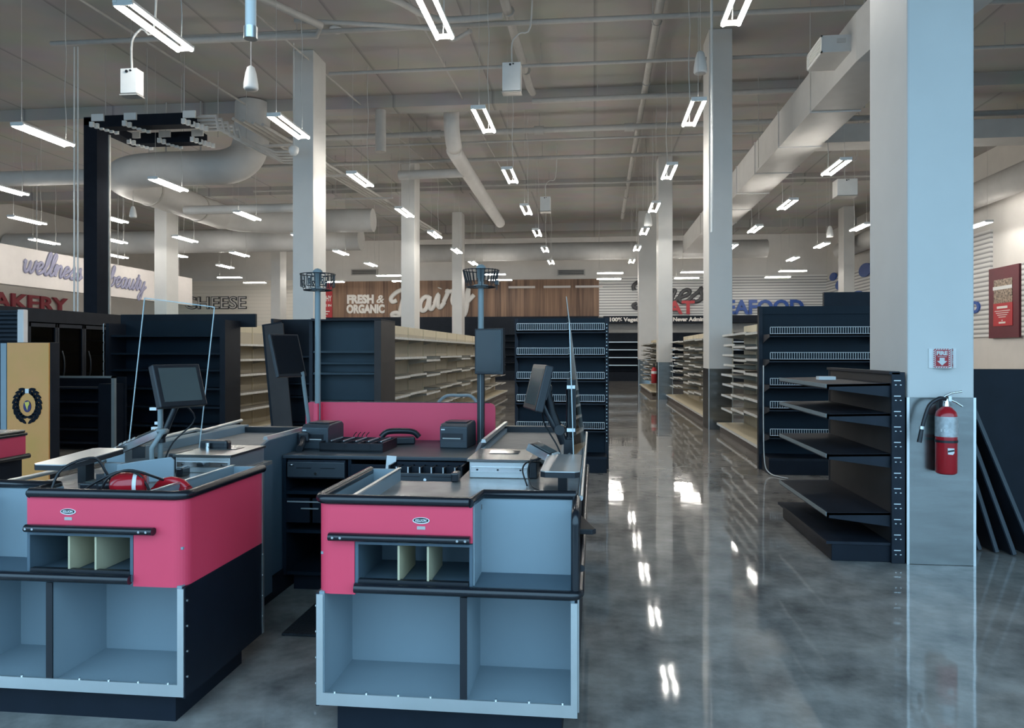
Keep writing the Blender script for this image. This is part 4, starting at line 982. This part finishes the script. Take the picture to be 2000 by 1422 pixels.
t = thing('card_reader', 'black box of keys and wires beside the lying red extinguisher', 'device', (-2.1, 3.0, .872))
MB().box(-2.17, -2.05, 2.93, 3.05, .872, .925).build('body', 'blackp', t, bevel=.008)
MB().box(-2.15, -2.07, 2.94, 3.0, .925, .93).build('display', 'pscreen', t)
tag(MB().box(-2.30, -2.22, 3.28, 3.32, .872, .955).build('outlet_box', 'lam'), 'grey outlet box under the long writing shelf', 'box')

# POS monitors with poles
def pos_monitor(pole, scr, rot, label, sgn):
    t = thing('touch_monitor', label, 'monitor', (pole[0], pole[1], .87))
    MB().cyl((pole[0], pole[1], .87), (pole[0], pole[1], 1.29), .0145, 12).build('pole', 'greypole' if sgn > 0 else 'blackp', t)
    MB().cyl((pole[0], pole[1], .87), (pole[0], pole[1], .885), .04, 14).build('base_plate', 'blackp', t)
    a = MB().tube(smooth([(pole[0], pole[1], 1.02), (pole[0]+sgn*.04, pole[1]-.02, 1.06), ((pole[0]+scr[0])/2, (pole[1]+scr[1])/2, 1.12), (scr[0], scr[1]+.04, scr[2]-.02)], 4), .016, 8)
    a.cyl((pole[0], pole[1], 1.0), (pole[0], pole[1], 1.05), .026, 10)
    a.build('arm', 'blackp', t)
    mt = Matrix.Translation(scr) @ Euler(rot).to_matrix().to_4x4()
    sh = MB().box(-.135, .135, -.012, .03, -.115, .115).xf(mt).build('housing', 'blackp', t, bevel=.006)
    MB().box(-.108, .108, -.0135, -.011, -.088, .095).xf(mt).build('screen', 'pscreen', sh)
    MB().box(-.05, .05, .03, .055, -.05, .05).xf(mt).build('rear_mount', 'blackp', t)
    MB().tube(smooth([mt @ Vector((0, .05, -.05)), Vector(scr)+Vector((.03, .1, -.18)), Vector((pole[0]+sgn*.06, pole[1]+.02, 1.0)), Vector((pole[0]+sgn*.02, pole[1], .9))], 5), .0045, 6).build('cable', 'cable', t)
    return t
pos_monitor((-2.29, 3.72, 0), (-2.16, 3.68, 1.305), (R(-19), 0, R(64)), 'touch screen monitor with grey screen on the left checkout counter', 1)
pos_monitor((-.125, 3.78, 0), (-.285, 3.70, 1.305), (R(-14), 0, R(-72)), 'touch screen monitor seen edge on, on the middle checkout counter', -1)
# heavy black arm on the right one
m = MB().tube([(-.15, 3.76, 1.02), (-.21, 3.74, 1.18), (-.235, 3.72, 1.3)], .022, 8).box(-.15, -.10, 3.74, 3.82, .87, 1.04)
m.cyl((-.235, 3.69, 1.3), (-.235, 3.75, 1.3), .028, 12).cyl((-.17, 3.72, 1.09), (-.17, 3.79, 1.09), .026, 12)
m.build('swing_arm', 'blackp', bpy.data.objects['touch_monitor.001'])
MB().box(-.135, -.09, 3.78, 3.83, .87, 1.34).build('square_post', 'blackp', bpy.data.objects['touch_monitor.001'])

# payment terminals
def terminal(loc, rz, label, tilt=30):
    t = thing('payment_terminal', label, 'payment terminal', loc, (0, 0, rz))
    MB().box(-.03, .03, -.03, .03, 0, .06).build('stand', 'blackp', t, local=True)
    mt = Matrix.Translation((0, 0, .085)) @ Matrix.Rotation(R(tilt), 4, 'X')
    b = MB().box(-.05, .05, -.11, .11, -.02, .022).xf(mt).build('body', 'blackp', t, bevel=.01, local=True)
    MB().box(-.04, .04, .0, .085, .022, .025).xf(mt).build('display', 'pscreen', b, local=True)
    k = MB()
    for i in range(3):
        for j in range(4): k.box(-.036+.026*i, -.016+.026*i, -.09+.022*j, -.075+.022*j, .022, .027)
    k.xf(mt).build('keypad', 'pipe', b, local=True)
    MB().box(.05, .056, -.11, .11, -.015, .02).box(-.056, -.05, -.11, .11, -.015, .02).xf(mt).build('side_trim', 'chrome', b, local=True)
    return t
terminal((-.20, 3.52, .90), R(70), 'black payment terminal with bright edges behind the middle writing shelf', 24)
terminal((-2.36, 3.64, .93), R(-60), 'black payment terminal tilted up behind the long left writing shelf', 24)
# bent steel bracket near left POS
tag(MB().tube([(-2.20, 3.5, .872), (-2.20, 3.5, 1.0), (-2.15, 3.5, 1.075), (-2.15, 3.55, 1.08), (-2.2, 3.55, 1.08)], .013, 6).build('bent_bracket', 'greypole'), 'bent pale steel bracket before the left touch screen monitor', 'bracket')
t = thing('bag_holder', 'black pin pad with a chrome post beside the left scanner', 'device', (-2.08, 3.85, .872))
MB().box(-2.14, -1.98, 3.84, 3.90, .94, 1.0).build('head', 'blackp', t, bevel=.015)
MB().cyl((-2.08, 3.82, .95), (-2.08, 3.82, .99), .012, 8).cyl((-2.1, 3.86, .87), (-2.1, 3.86, .95), .012, 8).build('post', 'chrome', t)
for i, pts in enumerate(([(-.24, 3.5, .98), (-.29, 3.45, .97), (-.3, 3.4, .92), (-.27, 3.3, .88), (-.2, 3.2, .876)], [(-.25, 3.55, .95), (-.31, 3.5, .96), (-.33, 3.45, .93), (-.3, 3.35, .876)])):
    tag(MB().tube(smooth(pts, 5), .004, 6).build('cable', 'cable'), ('longer', 'shorter')[i]+' thin black cable hanging from the middle payment terminal', 'cable', 'cables of the middle payment terminal')

# acrylic sneeze shields
def shield(p, th, label, clips, mm='acrylic'):
    """p: four corners (bl, br, tr, tl)"""
    P = [Vector(q) for q in p]; n = (P[1]-P[0]).cross(P[3]-P[0]).normalized()*th
    t = thing('acrylic_shield', label, 'shield', tuple(P[0]))
    MB().add([*P, *[q+n for q in P]], [(0, 1, 2, 3), (4, 7, 6, 5), (0, 4, 5, 1), (1, 5, 6, 2), (2, 6, 7, 3), (3, 7, 4, 0)]).build('sheet', mm, t)
    m = MB()
    for a, b in ((0, 3), (1, 2), (3, 2)): m.cyl(P[a]+n*.5, P[b]+n*.5, th*.55, 4)
    m.build('polished_edge', 'edge', t)
    for c in clips: MB().box(c[0]-.02, c[0]+.02, c[1]-.012, c[1]+.012, c[2]-.008, c[2]+.008).build('clip', 'wire', t)
shield([(-2.62, 3.95, .95), (-2.2, 3.95, .93), (-2.13, 3.99, 1.735), (-2.55, 3.99, 1.79)], .006, 'clear acrylic shield standing behind the left touch screen', [(-2.44, 3.95, 1.08), (-2.47, 3.95, 1.16), (-2.46, 3.95, 1.05)])
shield([(-.10, 3.62, .97), (-.05, 4.1, .97), (-.16, 4.3, 1.80), (-.12, 3.62, 1.62)], .006, 'clear acrylic shield seen edge on at the middle checkout counter', [(-.11, 3.64, 1.31), (-.11, 3.64, 1.1)], 'acrylicg')

# ------------------------------------------------------------------ service desk between the counters
t = thing('service_desk', 'black cash desk with red back panel between the two counters', 'desk', (-1.4, 4.9, 0))
DX0, DX1, DY0, DY1 = -1.915, -.70, 4.42, 5.26
MB().box(DX0, DX1, DY0-.01, DY1, .822, .846).build('desk_top', 'printer', t, bevel=.006)
MB().box(DX0, DX0+.02, DY0, DY1, .1, .822).box(DX1-.02, DX1, DY0, DY1, .1, .822).box(DX0, DX1, DY1-.02, DY1, .1, .822).box(-1.50, -1.48, DY0+.005, DY1, .1, .822).box(-1.25, -1.23, DY0+.005, DY1, .1, .822).build('carcass', 'navy', t)
for z in (.1, .36, .6): MB().box(DX0+.02, DX1-.02, DY0+.01, DY1-.02, z, z+.02).build('shelf', 'navy', t)
MB().box(DX0+.05, DX1-.05, DY0+.05, DY1-.05, 0, .1).build('plinth', 'black', t)
c = .035
poly = [(DX0-.19, .6), (DX1, .6), (DX1, 1.115-c), (DX1-c*.3, 1.115-c*.3), (DX1-c, 1.115), (DX0-.19+c, 1.115), (DX0-.19+c*.3, 1.115-c*.3), (DX0-.19, 1.115-c)]
rp = MB().prism(poly, 'y', DY1+.0, DY1+.025).build('back_panel', 'red', t); rp['label'] = 'red laminate back panel'
MB().box(DX0-.16, DX1-.04, DY1+.002, DY1+.023, 1.113, 1.12).build('panel_cap', 'blackp', rp)
MB().box(DX0-.09, DX0-.06, DY1-.1, DY1, .85, 1.11).build('return_panel', 'red', t)
dr = MB().box(-1.48, -1.25, DY0-.012, DY0+.01, .655, .795).build('drawer', 'black', t, bevel=.003)
MB().box(-1.41, -1.30, DY0-.03, DY0-.018, .73, .742).build('handle', 'blackm', dr)
m = MB()
for x0, x1 in ((-1.89, -1.74), (-1.72, -1.5)): m.box(x0, x1, DY0-.012, DY0+.01, .43, .58)
dr = m.build('lower_drawer_front', 'black', t)
MB().box(-1.88, -1.5, DY0-.02, DY0-.012, .555, .563).box(-1.79, -1.68, DY0-.025, DY0-.012, .515, .522).build('pull', 'wire', dr)
MB().cyl((-1.63, DY0-.03, .59), (-1.63, DY0-.012, .59), .016, 12).build('lock', 'chrome', dr)
def cash_drawer(x0, x1, label, open_=False):
    y = DY0-.02 if not open_ else DY0-.16
    t = thing('cash_drawer', label, 'cash drawer', ((x0+x1)/2, DY0, 0.700))
    MB().box(x0, x1, DY0-.005, DY0+.42, 0.702, 0.815).build('case', 'blackm', t)
    f = MB().box(x0, x1, y, y+.02, 0.710, 0.805 if not open_ else 0.770).build('front', 'printer', t, bevel=.004)
    xm = (x0+x1)/2
    MB().box(x0+.06, xm-.03, y-.002, y, 0.765 if not open_ else 0.750, 0.770 if not open_ else 0.755).box(xm+.03, x1-.06, y-.002, y, 0.765 if not open_ else 0.750, 0.770 if not open_ else 0.755).build('media_slot', 'blackp', f)
    MB().cyl((xm, y-.006, 0.735), (xm, y, 0.735), .009, 12).build('lock', 'chrome', f)
    if open_:
        b = MB().box(x0, x1, y+.02, DY0, 0.710, 0.720).box(x0, x0+.01, y, DY0, 0.710, 0.815).box(x1-.01, x1, y, DY0, 0.710, 0.815).build('tray', 'blackp', t)
        m = MB()
        for i in range(6): m.box(x0+.04+i*(x1-x0-.09)/5, x0+.05+i*(x1-x0-.09)/5, y+.02, DY0, 0.720, 0.800)
        m.box(x0, x1, y+.08, y+.09, 0.720, 0.800); m.build('coin_divider', 'blackm', b)
        m = MB()
        for i in range(6): m.box(x0+.04+i*(x1-x0-.09)/5, x0+.047+i*(x1-x0-.09)/5, y+.015, y+.018, 0.770, 0.805)
        m.build('bill_clip', 'wire', b)
    else:
        MB().lathe([(0, 0), (.014, 0), (.012, .006), (0, .008)], (x0+.03, y-.002, 0.785), 12).build('badge', 'chrome', f)
cash_drawer(-1.88, -1.515, 'closed black cash drawer at the left of the cash desk')
cash_drawer(-1.20, -.76, 'open black cash drawer with coin dividers at the right of the cash desk', True)
o = MB().box(-.03, .03, -.004, 0, -.05, .05).build('paper_note', 'paper', bevel=.001); o.location = (-1.225, DY0-.014, .80); o.rotation_euler = (R(-8), R(4), R(3)); tag(o, 'white paper note stuck beside the open cash drawer', 'paper')
# printers
def printer(x, y, rz, label):
    t = thing('receipt_printer', label, 'printer', (x, y, .846), (0, 0, rz))
    W, D = .094, .12
    prof = [(-D, 0), (D, 0), (D, .15), (D-.03, .168), (-D+.03, .158), (-D, .14)]
    b = MB().prism(prof, 'x', -W, W).build('body', 'printer', t, local=True, bevel=.006)
    MB().box(-W+.012, W-.03, -D-.002, -D+.004, .055, .098).build('paper_mouth', 'blackp', b, local=True)
    MB().box(-W+.02, W-.045, -D-.003, -D-.001, .06, .068).build('cutter_bar', 'pipe', b, local=True)
    MB().box(-W+.01, -W+.035, -D-.003, -D, .118, .126).build('badge', 'paper', b, local=True)
    MB().box(-W+.02, W-.02, -.06, .09, .163, .17).build('lid', 'blackp', b, local=True)
    MB().box(-W, W, -D-.001, -D+.002, .045, .047).build('seam', 'blackp', b, local=True)
printer(-1.80, 4.80, R(-6), 'charcoal receipt printer on the left end of the cash desk')
printer(-.91, 4.95, R(-5), 'charcoal receipt printer on the right end of the cash desk')
# till insert
t = thing('till_tray', 'black till tray of empty coin cups on the cash desk', 'tray', (-1.53, 4.72, .846), (0, 0, R(-2)))
m = MB().box(-.21, .21, -.14, .16, 0, .012)
for x in (-.21, .205): m.box(x, x+.006, -.14, .16, 0, .06)
m.box(-.21, .21, -.14, -.134, 0, .055).box(-.21, .21, .154, .16, 0, .06).box(-.21, .21, 0, .006, 0, .055)
for i in range(1, 5): m.box(-.21+i*.084, -.206+i*.084, -.14, .16, 0, .055)
m.build('body', 'blackp', t, local=True)
m = MB()
for i in range(5): m.box(-.17+i*.084, -.162+i*.084, -.05, .15, .055, .062)
m.build('bill_arm', 'wire', t, local=True)
t = thing('phone_handset', 'black desk device lying behind the till tray', 'device', (-1.33, 5.02, .846), (0, 0, R(20)))
MB().box(-.1, .1, -.05, .05, 0, .05).build('base', 'blackp', t, local=True, bevel=.01)
MB().tube(smooth([(-.13, 0, .05), (-.09, 0, .085), (0, 0, .09), (.09, 0, .08), (.13, 0, .045)], 4), .02, 8).build('handset', 'blackp', t, local=True)
m = MB()
for i in range(4): m.tube(smooth([(-1.66+.03*i, 5.0, .85), (-1.66+.03*i, 5.02, .9), (-1.65+.03*i, 5.05, .92)], 3), .003, 5)
tag(m.build('wire_prongs', 'cable'), 'thin black wire prongs standing behind the till tray', 'rack')
t = thing('coil_scanner', 'small dark hand scanner at the left end of the cash desk', 'scanner', (-1.87, 4.6, .846), (0, 0, R(10)))
MB().tube([(0, -.06, .02), (0, 0, .03), (.0, .06, .075)], .022, 8).build('grip', 'blackp', t, local=True)
MB().box(-.035, .035, .05, .1, .05, .11).build('head', 'blackp', t, local=True, bevel=.01)

# lane number poles
def lane_pole(x, y, zb, label, digits, lower, ztop=2.05):
    t = thing('lane_pole', label, 'lane sign', (x, y, zb))
    MB().cyl((x, y, zb), (x, y, 1.93), .0205, 16).build('pole', 'greypole', t)
    if lower: MB().box(x-.024, x+.024, y-.02, y+.03, zb, 1.62).build('lower_post', 'blackp', t, bevel=.004)
    MB().lathe([(0, 1.925), (.05, 1.925), (.055, 1.935), (.05, 1.945), (.02, 1.95), (.02, 1.99), (.028, 2.0), (.028, ztop), (.036, ztop+.002), (.034, ztop+.02), (.02, ztop+.034), (0, ztop+.04)], (x, y, 0), 18).build('light_stem', 'greypole', t)
    rg = MB()
    for z, rr in ((1.93, .1), (2.045, .125)):
        rg.tube([(x+rr*math.cos(q), y+rr*math.sin(q), z) for q in [i*math.pi/12 for i in range(25)]], .0035, 6)
    for i in range(8):
        q = i*math.pi/4+.2; rg.cyl((x+.02*math.cos(q), y+.02*math.sin(q), 1.93), (x+.1*math.cos(q), y+.1*math.sin(q), 1.93), .003, 5); rg.cyl((x+.1*math.cos(q), y+.1*math.sin(q), 1.93), (x+.125*math.cos(q), y+.125*math.sin(q), 2.045), .0025, 5)
    rg.build('wire_ring', 'blackp', t)
    if digits:
        for i in range(8):
            q = i*math.pi/4-.15; c_, s_ = math.cos(q), math.sin(q)
            o = Vector((x+.118*c_, y+.118*s_, 1.955)); r_ = Vector((-s_, c_, 0))
            m = MB()
            for a, b in (((-.02, 0), (.02, 0)), ((.02, 0), (.02, .085)), ((.02, .085), (-.02, .085)), ((-.02, .085), (-.02, 0))):
                m.cyl(o+r_*a[0]+Vector((0, 0, a[1])), o+r_*b[0]+Vector((0, 0, b[1])), .0035, 5)
            fr = m.build('number_frame', 'blackp', t)
            MB().add([o+r_*a+Vector((0, 0, b)) for a, b in ((-.018, .002), (.018, .002), (.018, .083), (-.018, .083))], [(0, 1, 2, 3)]).build('number_plate', 'acrylic', fr)
            nm = text_mb('2', .06, plane_mtx(o+r_*(-.012)+Vector((c_*.002, s_*.002, .012)), r_), .0006, .001, width=.024)
            nb = text_mb('2', .06, plane_mtx(o+r_*(.012)+Vector((-c_*.002, -s_*.002, .012)), -r_), .0006, .001, width=.024)
            nm.add(nb.v, nb.f); nm.build('numeral', 'blackp', fr)
    else:
        m = MB()
        for i in range(26):
            q = i*math.pi/13; c_, s_ = math.cos(q), math.sin(q)
            m.tube([(x+.10*c_, y+.10*s_, 1.96), (x+.122*c_, y+.122*s_, 2.045), (x+.124*c_, y+.124*s_, 2.05)], .003, 5)
        m.build('empty_clips', 'blackp', t)
        MB().box(x+.1, x+.125, y-.03, y+.01, 1.945, 1.975).cyl((x+.112, y-.01, 1.945), (x+.112, y-.01, 1.91), .004, 5).build('broken_clip', 'blackp', t)
lane_pole(-1.99, 5.20, .0, 'grey lane pole with number plates at the left end of the cash desk', True, False)
lane_pole(-.775, 5.08, .846, 'grey lane pole with empty wire ring right on the cash desk', False, True)
def display(loc, rot, w, h, label, pole=None):
    t = thing('customer_display', label, 'monitor', loc, rot)
    b = MB().box(-w/2, w/2, 0, .03, -h/2, h/2).build('housing', 'blackp', t, local=True, bevel=.004)
    MB().box(-w/2+.012, w/2-.012, -.001, .001, -h/2+.02, h/2-.012).build('screen', 'screen', b, local=True)
    MB().box(-.05, .05, .03, .05, -.05, .05).build('bracket', 'blackm', t, local=True)
    return t
t = display((-.705, 4.96, 1.485), (R(0), 0, R(-28)), .235, .31, 'dark flat display on the right lane pole above the cash desk')
t = display((-2.125, 5.0, 1.46), (R(-17), 0, R(64)), .25, .31, 'dark flat display tilted beside the left lane pole')
MB().cyl((-2.05, 5.22, .85), (-2.05, 5.06, 1.34), .014, 10).build('post', 'greypole', t).location
for c_ in t.children:
    if c_.name.startswith('post'):
        c_.matrix_parent_inverse = Matrix.Identity(4)
        for v in c_.data.vertices:
            w = v.co+Vector(t.location); v.co = (Matrix.LocRotScale(t.location, t.rotation_euler, None).inverted()) @ w
# floor mat
tag(MB().box(-1.62, -1.06, 3.72, 4.5, 0, .014).build('floor_mat', 'mat', bevel=.004), 'black rubber mat on the floor between the two front counters', 'mat')

# ------------------------------------------------------------------ mustard cooler at left
t = thing('drink_cooler', 'narrow cooler with a mustard side panel and wreath emblem at left', 'cooler', (-6.2, 7.7, 0))
MB().box(-6.50, -5.98, 7.62, 7.76, 0, 1.59).build('cabinet', 'black', t, bevel=.006)
MB().box(-6.49, -5.99, 7.6, 7.62, .05, 1.585).build('side_graphic', 'yellow', t)
MB().box(-6.57, -6.50, 7.6, 7.76, .05, 1.58).build('glass_door', 'lam', t)
cx, cz = -6.245, .895
lv = MB()
def leaf(mb, px, pz, ang, l, w):
    pts = []
    for i in range(10):
        q = 2*math.pi*i/10; a, b = l*math.cos(q), w*math.sin(q)*(1-.25*math.cos(q)); pts.append((px+a*math.cos(ang)-b*math.sin(ang), pz+a*math.sin(ang)+b*math.cos(ang)))
    mb.prism(pts, 'y', 7.592, 7.6)
for sgn in (-1, 1):
    for i in range(9):
        q = R(90)+sgn*R(24+i*17.5)
        for rr, da in ((.118, 22), (.158, -25)):
            leaf(lv, cx+rr*math.cos(q), cz+rr*1.2*math.sin(q), q+sgn*R(90)+sgn*R(da), .040, .0165)
lv.build('wreath_leaf', 'soot', t)
MB().prism([(cx+.046*math.cos(q), cz-.015+.066*math.sin(q)) for q in [i*math.pi/12 for i in range(24)]], 'y', 7.594, 7.6).build('emblem_disc', 'purple', t)
MB().prism([(cx-.028, cz+.03), (cx-.015, cz-.01), (cx+.005, cz-.06), (cx+.012, cz-.02), (cx+.03, cz+.01), (cx+.022, cz+.04), (cx-.005, cz+.032)], 'y', 7.590, 7.595).build('emblem_shape', 'yprint', t)
MB().box(cx-.022, cx+.022, 7.591, 7.6, cz+.13, cz+.18).build('wreath_tie', 'paper', t)

# ------------------------------------------------------------------ light
w = bpy.data.worlds.new('daylight'); S.world = w; w.use_nodes = True
bg = w.node_tree.nodes['Background']; bg.inputs[0].default_value = (.425, .705, .97, 1); bg.inputs[1].default_value = 3.5
S.view_settings.view_transform = 'Standard'; S.view_settings.look = 'None'
S.view_settings.gamma = 1; S.view_settings.use_curve_mapping = False; S.view_settings.exposure = 0.
S.cycles.max_bounces = 7; S.cycles.diffuse_bounces = 4; S.cycles.glossy_bounces = 3; S.cycles.transmission_bounces = 4
S.cycles.transparent_max_bounces = 12; S.cycles.sample_clamp_indirect = 6; S.cycles.caustics_reflective = False; S.cycles.caustics_refractive = False
